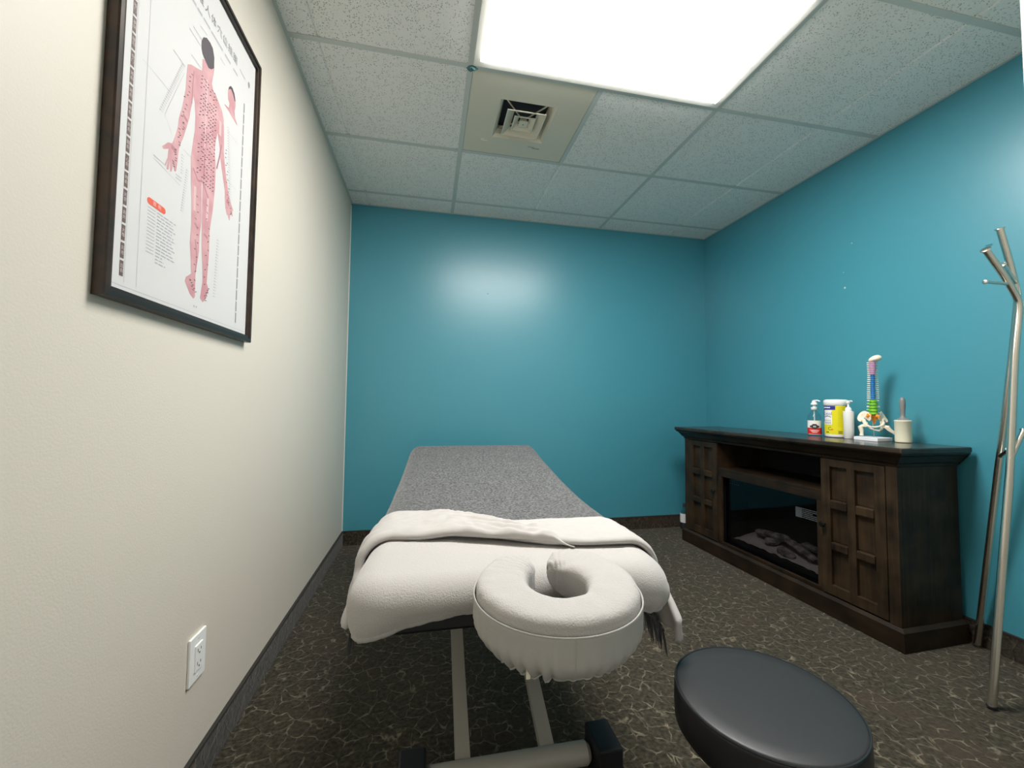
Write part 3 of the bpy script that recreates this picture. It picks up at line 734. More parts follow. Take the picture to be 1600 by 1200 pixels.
log((fx0+0.04, gm-0.02, 0.175), (fx0+0.03, gm-0.13, 0.165), 0.026, 4)
log((fx0+0.12, gm-0.10, 0.225), (fx0+0.12, gm-0.28, 0.235), 0.022, 5)
# sticker print on the pane and control dots
mb = MB(); rs = random.Random(5)
xs_ = XF+0.0396
for r in range(6):
    z = 0.470-r*0.0095
    y = GA+0.022+(0.03 if r in (2,) else 0.0)
    yend = GA+0.150-(0.004*r)
    while y < yend:
        ln = 0.012+0.03*rs.random(); mb.box(xs_-0.0003, xs_, y, min(y+ln, yend), z, z+0.0045); y += ln+0.0025
mb.box(xs_-0.0003, xs_, GA+0.115, GA+0.152, 0.420, 0.474)
mb.build('printed_sticker', MT['sticker'], ins)
mb = MB()
for k in range(5): mb.box(xs_-0.0003, xs_, GB-0.045-0.018*k, GB-0.039-0.018*k, 0.505, 0.5095)
mb.build('control_marks', MT['sticker'], ins)

# ------------------------------------------------------------------ massage table
TX, TY = 0.800, -2.140
tab = thing('massage_table', 'padded massage table on warm grey steel lift legs', 'massage table', (TX, TY, 0))
def ztop(t): return 0.652 + 0.100*(max(0, min(1.1, (t-0.45)/1.02))**1.5)
DRIFT = 0.046
TL = 1.475
def rrect(hw, t0, t1, r, n):
    """outline points and outward normals, counter clockwise, evenly spread; starts at the middle of the near end"""
    segs = []
    L = 0
    pts = []
    def arc(cx, cy, a0, a1, k):
        for i in range(k):
            a = lerp(a0, a1, i/k); pts.append(((cx+r*math.cos(a), cy+r*math.sin(a)), (math.cos(a), math.sin(a))))
    def line(p, q, nrm, k):
        for i in range(k): pts.append(((lerp(p[0], q[0], i/k), lerp(p[1], q[1], i/k)), nrm))
    ka = max(6, n//14)
    line((0, t0), (hw-r, t0), (0, -1), n//10)
    arc(hw-r, t0+r, -PI/2, 0, ka)
    line((hw, t0+r), (hw, t1-r), (1, 0), n//4)
    arc(hw-r, t1-r, 0, PI/2, ka)
    line((hw-r, t1), (-hw+r, t1), (0, 1), n//6)
    arc(-hw+r, t1-r, PI/2, PI, ka)
    line((-hw, t1-r), (-hw, t0+r), (-1, 0), n//4)
    arc(-hw+r, t0+r, PI, 1.5*PI, ka)
    line((-hw+r, t0), (0, t0), (0, -1), n//10)
    return pts
def pad(hw, t0, t1, rc, re, off, depth, n=220, wr=0.0, closed=False, seed=0, tuck=0.0, bul=None):
    """soft rounded slab; depth(s,t) = how far the side comes down"""
    out = rrect(hw, t0, t1, rc, n); m = len(out)
    rings = []
    for f in (0.12, 0.3, 0.5, 0.7, 0.85, 0.94): rings.append(('in', f))
    for a in range(0, 9): rings.append(('arc', a/8*PI/2))
    for a in range(1, 11): rings.append(('side', a/10))
    P = []
    cxm, cym = 0, (t0+t1)/2
    for kind, q in rings:
        row = []
        for idx, ((s, t), (nx, ny)) in enumerate(out):
            ri = re+off
            s0, q0 = s-nx*re, t-ny*re       # start of the round
            if kind == 'in':
                S, T, z = lerp(cxm, s0, q), lerp(cym, q0, q), off
                wv = wr*0.3*nz(S*9, T*9, seed)
            elif kind == 'arc':
                S, T, z = s0+nx*ri*math.sin(q), q0+ny*ri*math.sin(q), -re+ri*math.cos(q)
                wv = wr*0.5*nz(S*12, T*12, seed)*math.sin(q)
                S += nx*wv; T += ny*wv; wv *= 0.2
            else:
                d_ = max(0.001, depth(s, t)-re)
                zz = -re-d_*q
                per = (s*1.0+t*1.0)
                wv = wr*q*(nz(s*26, t*26, seed+3)+0.6*nz(s*60, t*60, seed+4))
                S, T, z = s+nx*(off+wv-tuck*q*q), t+ny*(off+wv-tuck*q*q), zz
                wv = 0
            if bul and kind != 'in':
                bq = (q/(PI/2))*0.7 if kind == 'arc' else 0.7+0.3*math.sin(q*PI)-0.5*q*q
                S += nx*bul(s, t)*bq; T += ny*bul(s, t)*bq
            row.append((S+DRIFT*T, T, ztop(T)+z+wv))
        P.append(row)
    nr = len(P); vs = [v for r in P for v in r]; fs = []
    for j in range(nr-1):
        for i in range(m): fs.append((j*m+i, (j+1)*m+i, (j+1)*m+(i+1) % m, j*m+(i+1) % m))
    k = len(vs); vs.append((cxm+DRIFT*cym, cym, ztop(cym)+off)); fs += [(k, i, (i+1) % m) for i in range(m)]
    if closed: fs.append(tuple((nr-1)*m+i for i in range(m)))
    return vs, fs, P
T_N = -0.112                                    # near (head) end of the top
vs, fs, _ = pad(0.352, T_N+0.014, TL, 0.10, 0.05, -0.002, lambda s, t: 0.104, closed=True)
mesh_obj('tabletop_cushion', vs, fs, MT['vinyl'], tab, True)
MB().bbox(-0.29, 0.33, 0.06, 0.10, 0.505, 0.547, 0.004).build('cross_rail', MT['rubber'], tab)
MB().bbox(-0.24, 0.38, 1.33, 1.37, 0.56, 0.63, 0.004).build('cross_rail', MT['rubber'], tab)
for s in (-1, 1):
    MB().bar((s*0.22+0.01, 0.08, 0.520), (s*0.22+0.05, 1.36, 0.540), 0.035, 0.04).build('frame_rail', MT['legsteel'], tab)
def mkbar(y, name='base_bar'):
    mb = MB(); mb.tube([(-0.20, y, 0.062), (-0.19, y, 0.062), (0.235, y-0.0, 0.062), (0.245, y, 0.062)], [0.02, 0.028, 0.028, 0.02], 14)
    mb.build(name, MT['legsteel'], tab, True)
    for x in (-0.235, 0.285): MB().bbox(x-0.035, x+0.035, y-0.06, y+0.05, 0.0, 0.108, 0.006).build('foot_block', MT['rubber'], tab)
mkbar(0.118); mkbar(1.22)
for x in (-0.104, 0.129):
    MB().bar((x, 0.12, 0.062), (x+0.018, 1.18, 0.478), 0.040, 0.026).build('lift_arm', MT['legsteel'], tab)
MB().tube([(-0.13, 1.17, 0.476), (0.19, 1.17, 0.476)], 0.014, 12).build('pivot_rod', MT['legsteel'], tab, True)

# fitted sheet
def sheet_depth(s, t):
    a = abs(s)/0.36
    near = 0.075 + 0.055*max(0, (a-0.45)/0.55)**1.6 if t < 0.10 else 0.135
    return near
def sd(s, t):
    a = abs(s)/0.36
    d0 = 0.066 + 0.052*max(0, (a-0.30)/0.70)**1.5
    return lerp(d0, 0.115, smooth((t-T_N-0.05)/0.12))
vs, fs, P = pad(0.366, T_N, TL+0.006, 0.080, 0.056, 0.004, sd, n=320, wr=0.0085, seed=2, tuck=0.008,
                bul=lambda s, t: (0.020 if s > 0 else 0.006)*smooth((abs(s)-0.22)/0.12)*(1-smooth((t-T_N-0.10)/0.25)))
o = mesh_obj('fitted_sheet', vs, fs, MT['terry'], None, True); o.location = (TX, TY, 0)
tag(o, 'white terry fitted sheet stretched over the end of the massage table', 'sheet')
hem = P[-1]; m_ = len(hem); out = rrect(0.366, T_N, TL+0.006, 0.080, 320)
vs2 = []
for k in range(4):
    for i in range(m_):
        x, y, z = hem[i]; nx, ny = out[i][1]
        dz, dn = ((0, 0.0), (0.004, 0.0035), (0.016, 0.0035), (0.019, 0.0))[k]
        j_ = 0.0012*nz(i*0.9, k)
        vs2.append((x+nx*(dn+j_), y+ny*(dn+j_), z+dz-0.003))
fs2 = [(k*m_+i, k*m_+(i+1) % m_, (k+1)*m_+(i+1) % m_, (k+1)*m_+i) for k in range(3) for i in range(m_)]
mesh_obj('hem_band', vs2, fs2, MT['skirt'], o, True)

def wrap(s, t, off, hw, r, fwd=0.0):
    """a point on cloth laid over the table: s arc length from the middle line, t along"""
    a = abs(s); sg = 1 if s >= 0 else -1; f = hw-r
    if a < f: x, z = a, off
    elif a < f+r*PI/2:
        th = (a-f)/r; x, z = f+(r+off)*math.sin(th), -r+(r+off)*math.cos(th)
    else: x, z = hw+off, -r-(a-f-r*PI/2)
    return (sg*x+DRIFT*t, t, ztop(t)+z)
# grey blanket: from the foot end up to under the white fold, hanging over both sides, fringed
HWB, RB = 0.368, 0.055
SB = HWB-RB+RB*PI/2
P = []; NU, NV = 90, 70
T0, T1 = 0.20, TL+0.012
def bl_pt(u, v):
    t = lerp(T0, T1, v)
    sl, sr = SB+0.075, SB+0.115+0.03*(1-v)
    s = lerp(-sl, sr, u)
    hang = max(0, abs(s)-SB)
    bulge = hang*0.04+hang*0.22*nz(t*9, 1.5 if s > 0 else 7.5)
    x, y, z = wrap(s, t, 0.009+0.0012*nz(s*7, t*7, 5), HWB, RB)
    x += (bulge+0.002)*(1 if s > 0 else -1)
    y -= max(0, hang-0.032)*(5.0 if s < 0 else 2.0)*(1-smooth(v*3))
    return (x, y, z)
for i in range(NU+1): P.append([bl_pt(i/NU, j/NV) for j in range(NV+1)])
vs, fs = grid_mesh(P, NU+1, NV+1)
# turn down at the foot end
k0 = len(vs)
for q in range(1, 7):
    for i in range(NU+1):
        x, y, z = P[i][NV]; a = q/6
        vs.append((x, y+0.030*math.sin(min(1, a*2)*PI/2), z-0.12*a*a-0.01*a))
for q in range(6):
    for i in range(NU):
        A = (lambda ii, qq: (ii*(NV+1)+NV) if qq == 0 else k0+(qq-1)*(NU+1)+ii)
        fs.append((A(i, q), A(i+1, q), A(i+1, q+1), A(i, q+1)))
o = mesh_obj('grey_blanket', vs, fs, MT['grey'], None, True); o.location = (TX, TY, 0)
tag(o, 'heather grey knit blanket with fringe covering the massage table', 'blanket')
md = o.modifiers.new('thickness', 'SOLIDIFY'); md.thickness = 0.005; md.offset = 1
mb = MB(); rf = random.Random(9)
for side in (0, 1):
    for k in range(150):
        v = k/149
        x, y, z = bl_pt(side, v)
        for q in range(2):
            dx = rf.uniform(-.004, .004); dy = rf.uniform(-.008, .006); L = 0.055+rf.uniform(-.010, .010)
            sx = (1 if side else -1)
            mb.tube([(x, y+q*0.004, z+0.002), (x+dx*0.5+sx*0.004, y+dy*0.4+q*0.004, z-L*0.5), (x+dx+sx*0.006, y+dy+q*0.004, z-L)], [0.0016, 0.0018, 0.0008], 4)
fr = mb.build('fringe', MT['fringe'], o); fr['kind'] = 'stuff'

# white top sheet folded across the table in two crossing layers
HW2, R2 = 0.372, 0.056
S2 = HW2-R2+R2*PI/2
def fold_layer(name, s0, s1, back, front, hang_shift, lift, puff, parent, seed, wr=1.0):
    """back/front: tables s -> t of the two edges"""
    NU, NV = 110, 26
    Pt = []
    for i in range(NU+1):
        s = lerp(s0, s1, i/NU); row = []
        tb, tf = interp(back, s), interp(front, s)
        hang = max(0, abs(s)-S2)
        for j in range(NV+1):
            v = j/NV                                     # 0 back edge, 1 front edge
            t = lerp(tb, tf, v)
            w_ = abs(tf-tb)
            e = 1-(2*v-1)**6
            pf = puff*(math.sqrt(max(0, e)))*(0.7+0.5*v)*min(1, w_/0.10+0.35)
            crease = wr*(0.0032*nz(s*16+t*9, t*42-s*7, seed)+0.0022*nz(s*34, t*60, seed+2))*e
            crease += wr*0.004*math.exp(-((s-(-0.02))/0.10)**2)*math.sin((t*1.0+s*0.7)*150)*e*0.6
            tip = smooth((s1-s)/0.06) if name == 'fold_layer' else 1
            off = lift(s, v)*(0.7+0.3*tip)+(pf+crease)*tip
            off += 0.010*smooth(hang/0.08)*math.sin(v*PI)
            x, y, z = wrap(s, t, off, HW2, R2)
            sg = 1 if s > 0 else -1
            x += sg*(hang*0.02+hang*0.20*nz(t*14, s*5, seed+1))
            y -= hang_shift*min(1, hang/0.09)*0.09
            row.append((x, y, z))
        # rolled edges: tuck under
        x, y, z = row[-1]; off = 0.001
        x2, y2, z2 = wrap(s, interp(front, s)+0.010, lift(s, 1)-0.008, HW2, R2)
        sg = 1 if s > 0 else -1
        row.append((x2+sg*(hang*0.02), y2-hang_shift*min(1, hang/0.09)*0.09, z2))
        Pt.append(row)
    vs, fs = grid_mesh(Pt, NU+1, NV+2)
    ob = mesh_obj(name, vs, fs, MT['cotton'], parent, True)
    md = ob.modifiers.new('thickness', 'SOLIDIFY'); md.thickness = 0.003; md.offset = -1
    return ob
# tables: s (world x - 0.80 - drift), t (world y + 2.14)
top = None
lowR = fold_layer('folded_top_sheet', -0.16, S2+0.135,
    [(-0.16, 0.235), (-0.07, 0.262), (0.14, 0.262), (0.33, 0.255), (0.42, 0.20), (0.56, 0.10)],
    [(-0.16, 0.18), (0.02, 0.085), (0.10, 0.040), (0.20, 0.018), (0.33, 0.010), (0.42, 0.0), (0.56, 0.00)],
    1.0, lambda s, v: 0.012+0.004*v, 0.012, None, 11, 1.4)
lowR.location = (TX, TY, 0)
tag(lowR, 'white cotton top sheet folded across the massage table, hanging at both sides', 'sheet')
upL = fold_layer('fold_layer', -(S2+0.085), 0.165,
    [(-0.50, 0.36), (-0.42, 0.40), (-0.35, 0.425), (-0.25, 0.418), (-0.18, 0.390), (-0.05, 0.275), (0.08, 0.150), (0.14, 0.055), (0.165, 0.035)],
    [(-0.50, 0.10), (-0.42, 0.12), (-0.34, 0.150), (-0.31, 0.158), (-0.15, 0.130), (0.01, 0.074), (0.13, 0.028), (0.165, 0.020)],
    1.0, lambda s, v: 0.012+0.012*smooth((s+0.25)/0.12)*smooth((0.19-s)/0.10), 0.016, lowR, 21, 2.3)
md = None

# ------------------------------------------------------------------ face cradle
KX, KY = 0.834, -2.378
cr = thing('face_cradle', 'horseshoe face cushion in a white cotton cover at the head end', 'face cradle', (KX, KY, 0))
RM = 0.104
GAP = math.radians(9)
AG = math.radians(93)                            # direction of the gap
def kz(y): return 0.704+0.05*y                   # top tilts up towards the table
def cradle_pt(a, th, grow=0.0, zoff=0.0):
    """a in 0..1 along the horseshoe, th around the section (0 = outer side, pi/2 = top)"""
    ang = AG+GAP+a*(2*PI-2*GAP)
    endf = min(1, (min(a, 1-a)/0.085))
    ef = math.sqrt(max(0.0, 1-(1-endf)**2))*0.999+0.001
    hw_ = (0.049-0.009*math.sin(ang)**2+0.010*smooth((a-0.72)/0.2))*ef+grow
    hh = 0.037*(0.35+0.65*ef)+grow
    c_, s_ = math.cos(th), math.sin(th)
    e = 0.46
    px = hw_*(abs(c_)**e)*(1 if c_ > 0 else -1)
    pz = hh*(abs(s_)**e)*(1 if s_ > 0 else -1)
    x = (RM+px)*math.cos(ang); y = (RM+px)*math.sin(ang)
    return x, y, kz(y)-0.037+pz+zoff
P = []; NA, NT = 150, 48
for i in range(NA+1):
    a = i/NA; row = []
    for j in range(NT):
        th = 2*PI*j/NT
        x, y, z = cradle_pt(a, th)
        q = 0.0
        if math.sin(th) > -0.3:
            q = 0.0022*(nz(x*24, y*24, z*10)+0.5*nz(x*60, y*60, 4))
            endw = max(0, 1-min(a, 1-a)/0.17)
            q += 0.0055*endw*(nz(x*34+9, y*60, z*50)+0.45*math.sin(a*300+th*2.5+3*nz(x*20, y*20)))
        c_ = math.cos(th)
        row.append((x+q*c_*0.6, y+q*c_*0.6, z+q))
    P.append(row)
vs = [v for r in P for v in r]; fs = []
for i in range(NA):
    for j in range(NT): fs.append((i*NT+j, i*NT+(j+1) % NT, (i+1)*NT+(j+1) % NT, (i+1)*NT+j))
fs.append(tuple(range(NT))); fs.append(tuple(NA*NT+j for j in range(NT-1, -1, -1)))
mesh_obj('cradle_cover', vs, fs, MT['terry'], cr, True)
# the skirt of the cover: hangs from the seam round the outside, gathered by elastic underneath
P = []; NS = 12; A0, A1 = 0.03, 0.97; NB = 260
for i in range(NB+1):
    a = lerp(A0, A1, i/NB); row = []
    xs0, ys0, zs0 = cradle_pt(a, 0.0)
    ang = math.atan2(ys0, xs0)
    frontness = 0.5-0.5*math.sin(ang)
    dpt = 0.057+0.005*frontness
    for j in range(NS+1):
        v = j/NS
        gath = v*v*(0.0038*math.sin(i*0.9+2*nz(i*0.1))+0.004*nz(i*0.35, 3))*(1.0 if ang < -1.9 or ang > 0 else 0.55)
        tuckin = 0.0035-0.034*max(0, v-0.55)**1.7*3.0
        rr = math.hypot(xs0, ys0)+tuckin+gath
        z = zs0+0.012-dpt*v*1.25+0.0025*math.sin(i*0.8)*v
        row.append((rr*math.cos(ang), rr*math.sin(ang), z))
    P.append(row)
vs, fs = grid_mesh(P, NB+1, NS+1)
o = mesh_obj('gathered_skirt', vs, fs, MT['skirt'], cr, True)
md = o.modifiers.new('thickness', 'SOLIDIFY'); md.thickness = 0.002; md.offset = 0
pts = [Vector(P[i][0])*1.0 for i in range(0, NB+1, 2)]
pts = [Vector((p.x*1.003, p.y*1.003, p.z)) for p in pts]
MB().tube(pts, 0.0016, 6).build('seam', MT['skirt'], cr, True)
i_ = int(NB*0.47)
MB().tube([Vector(P[i_][j])*1.0+Vector((0, -0.001, 0)) for j in range(0, NS+1)], 0.0012, 5).build('seam', MT['skirt'], cr, True)
pts = [Vector(P[i][NS]) for i in range(0, NB+1)]
MB().tube(pts, 0.0028, 6).build('elastic_edge', MT['skirt'], cr, True)
a_ = math.radians(232); q = Vector((0.138*math.cos(a_), 0.138*math.sin(a_), 0.615))
MB().bbox(q.x-0.001, q.x+0.006, q.y-0.001, q.y+0.0008, q.z-0.020, q.z+0.004, 0.0004).build('care_tag', MT['cream'], cr)
for s in (-0.07, 0.06):
    MB().tube([(s, -0.02, 0.602), (s, 0.12, 0.602), (s, 0.16, 0.585), (s, 0.30, 0.535)], 0.008, 10).build('support_rod', MT['rubber'], cr, True)
MB().lathe([(0.10, 0), (0.105, 0.004), (0.105, 0.010), (0.10, 0.014)], 32, (0, 0, 0.598)).build('cradle_plate', MT['rubber'], cr)

# ------------------------------------------------------------------ stool
st = thing('rolling_stool', 'round black vinyl stool in the right foreground', 'stool', (1.300, -2.361, 0))
SZ = 0.414; R = 0.176
MB().lathe([(0.0005, SZ+0.0015), (0.08, SZ+0.0013), (0.14, SZ+0.0006), (R-0.009, SZ-0.0006), (R-0.005, SZ-0.002), (R-0.001, SZ-0.006), (R, SZ-0.010), (R+0.001, SZ-0.045), (R, SZ-0.075), (R-0.008, SZ-0.086), (R-0.03, SZ-0.090), (0.0005, SZ-0.090)][::-1], 72).build('seat', MT['stool'], st, True, 50)
MB().tube([((R-0.0025)*math.cos(a*PI/36), (R-0.0025)*math.sin(a*PI/36), SZ-0.0035) for a in range(73)], 0.0026, 6).build('piping', MT['stoolpipe'], st, True)
MB().lathe([(0.09, SZ-0.100), (0.10, SZ-0.098), (0.10, SZ-0.090), (0.0005, SZ-0.090)], 32).build('seat_plate', MT['rubber'], st, True)
MB().lathe([(0.024, 0.095), (0.024, 0.235), (0.0135, 0.236), (0.0135, SZ-0.099), (0.0005, SZ-0.099)], 24).build('gas_lift', MT['chrome'], st, True)
MB().lathe([(0.034, 0.055), (0.038, 0.06), (0.038, 0.092), (0.030, 0.098)], 24).build('hub', MT['rubber'], st, True)
for k in range(5):
    a = 2*PI*k/5+0.35; d_ = Vector((math.cos(a), math.sin(a), 0))
    MB().tube([d_*0.032+Vector((0, 0, 0.078)), d_*0.12+Vector((0, 0, 0.075)), d_*0.235+Vector((0, 0, 0.060))], [0.017, 0.015, 0.011], 10, 0.8).build('leg', MT['rubber'], st, True)
    c_ = d_*0.235; sd_ = Vector((-d_.y, d_.x, 0))
    cs = MB().lathe([(0.006, 0.030), (0.006, 0.062)], 8, c_)
    cs.lathe([(0.018, -0.016), (0.022, -0.013), (0.022, -0.003), (0.018, -0.002)], 16, c_+Vector((0, 0, 0.0225)), sd_)
    cs.lathe([(0.018, 0.002), (0.022, 0.003), (0.022, 0.013), (0.018, 0.016)], 16, c_+Vector((0, 0, 0.0225)), sd_)
    cs.tube([c_+Vector((0, 0, 0.0225))-sd_*0.004, c_+Vector((0, 0, 0.0225))+sd_*0.004], 0.006, 8)
    cs.build('caster', MT['rubber'], st, True)

# ------------------------------------------------------------------ coat rack
rk = thing('coat_rack', 'brushed steel coat rack with three leaning poles and short pegs', 'coat rack', (2.78, -2.03, 0))
RO = Vector((2.78, -2.03, 0))
def rl(p): return Vector(p)-RO
def pole(pts, joint_z, name='pole'):
    pts = [rl(p) for p in pts]
    # smooth the bend
    fine = []
    for i in range(len(pts)-1):
        for k in range(8): fine.append(pts[i].lerp(pts[i+1], k/8))
    fine.append(pts[-1])
    for _ in range(3):
        fine = [fine[0]]+[(fine[i-1]+fine[i]*2+fine[i+1])/4 for i in range(1, len(fine)-1)]+[fine[-1]]
    rad = [0.0118 if p.z < joint_z else 0.0108 for p in fine]
    o = MB().tube(fine, rad, 18).build(name, MT['nickel'], rk, True)
    d_ = (fine[-1]-fine[-2]).normalized()
    MB().lathe([(0.0108, 0), (0.0145, 0.001), (0.0145, 0.0035), (0.013, 0.0045)], 18, fine[-1], d_).build('end_cap', MT['nickel'], o, True, 60)
    MB().lathe([(0.011, 0), (0.0135, 0.001), (0.0135, 0.006), (0.012, 0.008)], 16, fine[0]-Vector((0, 0, 0.0)), (0, 0, 1)).build('foot_cap', MT['rubber'], o, True)
    return o
pole([(2.498, -2.051, 0.006), (2.571, -2.050, 0.441), (2.633, -2.050, 0.796), (2.682, -2.050, 1.220), (2.722, -2.050, 1.420), (2.640, -2.055, 1.512), (2.546, -2.060, 1.598)], 0.80)
pole([(2.925, -1.770, 0.006), (2.864, -1.873, 0.60), (2.792, -1.994, 1.30), (2.776, -2.018, 1.455), (2.735, -2.024, 1.56), (2.676, -2.030, 1.700)], 0.80)
pole([(2.905, -2.270, 0.006), (2.850, -2.180, 0.60), (2.790, -2.080, 1.30), (2.790, -2.068, 1.42), (2.830, -2.090, 1.520), (2.880, -2.120, 1.620)], 0.80)

def peg(p0, p1, r=0.008):
    a, b_ = rl(p0), rl(p1)
    o = MB().tube([a, b_], r, 12).build('peg', MT['nickel'], rk, True)
    MB().lathe([(r, 0), (r*1.35, 0.001), (r*1.35, 0.003), (r*1.1, 0.004)], 14, b_, (b_-a)).build('end_cap', MT['nickel'], o, True, 60)
peg((2.664, -2.054, 1.484), (2.540, -2.058, 1.482), 0.0058)
peg((2.760, -2.022, 1.500), (2.664, -2.040, 1.560), 0.0080)
peg((2.636, -2.052, 0.850), (2.682, -2.064, 0.950), 0.0080)
peg((2.838, -1.915, 0.835), (2.800, -1.962, 0.868), 0.0080)

# clear adhesive hook on the wall behind the rack
o = MB().bbox(-0.004, 0, -0.012, 0.010, -0.004, 0.004, 0.001).tube([(-0.004, -0.008, 0.0), (-0.012, -0.004, -0.004), (-0.012, 0.006, -0.002)], 0.002, 6).build('wall_hook', MT['clear'])
o.location = (W-0.0005, -1.846, 1.734)
tag(o, 'tiny clear plastic hook on the teal wall above the coat rack', 'hook')

# ------------------------------------------------------------------ things on the cabinet top
def view_axes(p):
    v = Vector((p[0]-CAM.x, p[1]-CAM.y, 0)).normalized()
    return Vector((v.y, -v.x, 0)), v          # lateral right, away
ZS = ZT+0.0005
def on_round(c, r, a, z, fr):
    """point on a round body: a degrees from the side facing into the room"""
    lat, aw = fr; a = math.radians(a)
    return lat*math.sin(a)*r - aw*math.cos(a)*r + Vector((0, 0, z))
def band(name, r, a0, a1, z0, z1, mat, fr, parent, n=16, lift=0.0004):
    vs = []; fs = []
    for i in range(n+1):
        a = lerp(a0, a1, i/n)
        vs.append(on_round(None, r+lift, a, z0, fr)); vs.append(on_round(None, r+lift, a, z1, fr))
    for i in range(n): fs.append((2*i, 2*i+2, 2*i+3, 2*i+1))
    return mesh_obj(name, vs, fs, mat, parent, True)
def round_text(name, body, size, r, a_mid, z, mat, fr, parent, lift=0.0008, sx=1.0):
    vs, fs = text_polys(body, size)
    return mesh_obj(name, [on_round(None, r+lift, a_mid+math.degrees(x*sx/r), z+y, fr) for x, y in vs], fs, mat, parent)

# hand sanitizer pump bottle
c = (2.800, -1.150, ZS); fr_ = view_axes(c)
t = thing('pump_bottle', 'small clear pump bottle with white and red label', 'bottle', c)
r = 0.034
MB().lathe([(r-0.004, 0), (r, 0.004), (r, 0.105), (r-0.004, 0.120), (0.018, 0.136), (0.013, 0.142), (0.013, 0.150)], 28).build('bottle_body', MT['clear'], t, True)
MB().lathe([(r-0.005, 0.002), (r-0.002, 0.005), (r-0.002, 0.078), (r-0.003, 0.0785)], 28).build('gel_content', MT['gel'], t, True)
band('label', r, -78, 78, 0.008, 0.088, MT['white'], fr_, t)
band('red_label_band', r, -78, 78, 0.010, 0.046, MT['red'], fr_, t, lift=0.0007)
mb = MB()
def patch(mb, r, a0, a1, z0, z1, fr, lift=0.0011, n=4):
    vs = []; fs = []
    for i in range(n+1):
        a = lerp(a0, a1, i/n); vs.append(on_round(None, r+lift, a, z0, fr)); vs.append(on_round(None, r+lift, a, z1, fr))
    for i in range(n): fs.append((2*i, 2*i+2, 2*i+3, 2*i+1))
    mb.add(vs, fs)
patch(mb, r, -16, 16, 0.040, 0.068, fr_); patch(mb, r, -38, 38, 0.048, 0.059, fr_); patch(mb, r, -24, 24, 0.044, 0.063, fr_)
mb.build('label_emblem', MT['ink'], t)
mb = MB()
for z, a in ((0.055, 10), (0.050, 12), (0.031, 40), (0.025, 30), (0.019, 20)): patch(mb, r, -a, a, z, z+0.0022, fr_, 0.0014)
mb.build('label_lines', MT['white'], t)
MB().lathe([(0.015, 0.150), (0.016, 0.152), (0.016, 0.164), (0.008, 0.167), (0.0065, 0.178), (0.0005, 0.178)], 20).build('pump_collar', MT['white'], t, True)
mb = MB().lathe([(0.016, 0.178), (0.018, 0.182), (0.010, 0.196), (0.009, 0.204), (0.0005, 0.206)], 20)
d_ = (fr_[0]*0.9-fr_[1]*0.3).normalized()
mb.tube([Vector((0, 0, 0.202)), d_*0.018+Vector((0, 0, 0.204)), d_*0.030+Vector((0, 0, 0.199))], [0.005, 0.004, 0.003], 8)
mb.build('pump_head', MT['white'], t, True)
MB().tube([(0, 0, 0.15), (0.001, 0, 0.08), (0.002, 0, 0.012)], 0.003, 8).build('dip_tube', MT['white'], t, True)

# disinfecting wipes canister
c = (2.815, -1.268, ZS); fr_ = view_axes(c)
t = thing('wipes_canister', 'large yellow canister of disinfecting wipes with white lid', 'canister', c)
r = 0.053
MB().lathe([(r-0.006, 0), (r-0.001, 0.004), (r, 0.008), (r, 0.178), (r-0.002, 0.182)], 40).build('canister_body', MT['white'], t, True, 50)
band('label', r, -175, 175, 0.018, 0.174, MT['yellow'], fr_, t, 48)
band('blue_label_band', r, -95, -4, 0.152, 0.174, MT['navy'], fr_, t, lift=0.0008)
band('blue_label_band', r, -95, -68, 0.085, 0.154, MT['navy'], fr_, t, lift=0.0007)
band('blue_label_band', r, 52, 120, 0.120, 0.174, MT['navy'], fr_, t, lift=0.0008)
band('white_label_patch', r, -70, -20, 0.070, 0.150, MT['white'], fr_, t, lift=0.0009)
round_text('brand_lettering', 'Lysol', 0.026, r, -44, 0.130, MT['navy'], fr_, t, 0.0012, 0.85)
mb = MB()
pr_ = None
for k in range(9):
    a = lerp(-64, -24, k/8); p_ = on_round(None, r+0.0012, a, 0.111+0.006*math.sin(k/8*PI), fr_)
    if pr_ is not None: mb.tube([pr_, p_], 0.0016, 4)
    pr_ = p_
mb.build('label_swoosh', MT['navy'], t)
mb = MB(); rw = random.Random(2)
for z in (0.163, ): patch(mb, r, -78, -28, z-0.002, z+0.004, fr_, 0.0012)
mb.build('blue_band_lettering', MT['white'], t)
mb = MB()
for z in (0.092, 0.082, 0.076):
    a = -66
    while a < -24: patch(mb, r, a, a+6, z, z+0.0035, fr_, 0.0013, 2); a += 8.5
mb.build('label_lines', MT['greyink'], t)
mb = MB()
for k, z in enumerate([0.165-0.0075*i for i in range(15)]): patch(mb, r, 8, 44-(k*5 % 9), z, z+0.0022, fr_, 0.0008)
patch(mb, r, 6, 46, 0.068, 0.0695, fr_, 0.0008)
mb.build('fine_print', MT['yellow2'], t)
round_text('count_lettering', 'C', 0.026, r, -34, 0.048, MT['ink'], fr_, t, 0.001)
mb = MB(); patch(mb, r, -26, -16, 0.040, 0.048, fr_, 0.001); mb.build('label_fruit', MT['orangeink'], t)
mb = MB(); patch(mb, r, -55, -38, 0.026, 0.031, fr_, 0.001)
for z in (0.034, 0.028, 0.023): patch(mb, r, 8, 28, z, z+0.0025, fr_, 0.001)
patch(mb, r, 44, 54, 0.024, 0.038, fr_, 0.001)
mb.build('small_lettering', MT['ink'], t)
MB().lathe([(r+0.001, 0.176), (r+0.003, 0.178), (r+0.003, 0.200), (r, 0.206), (r-0.010, 0.209), (0.0005, 0.210)], 40).build('lid', MT['white'], t, True, 50)

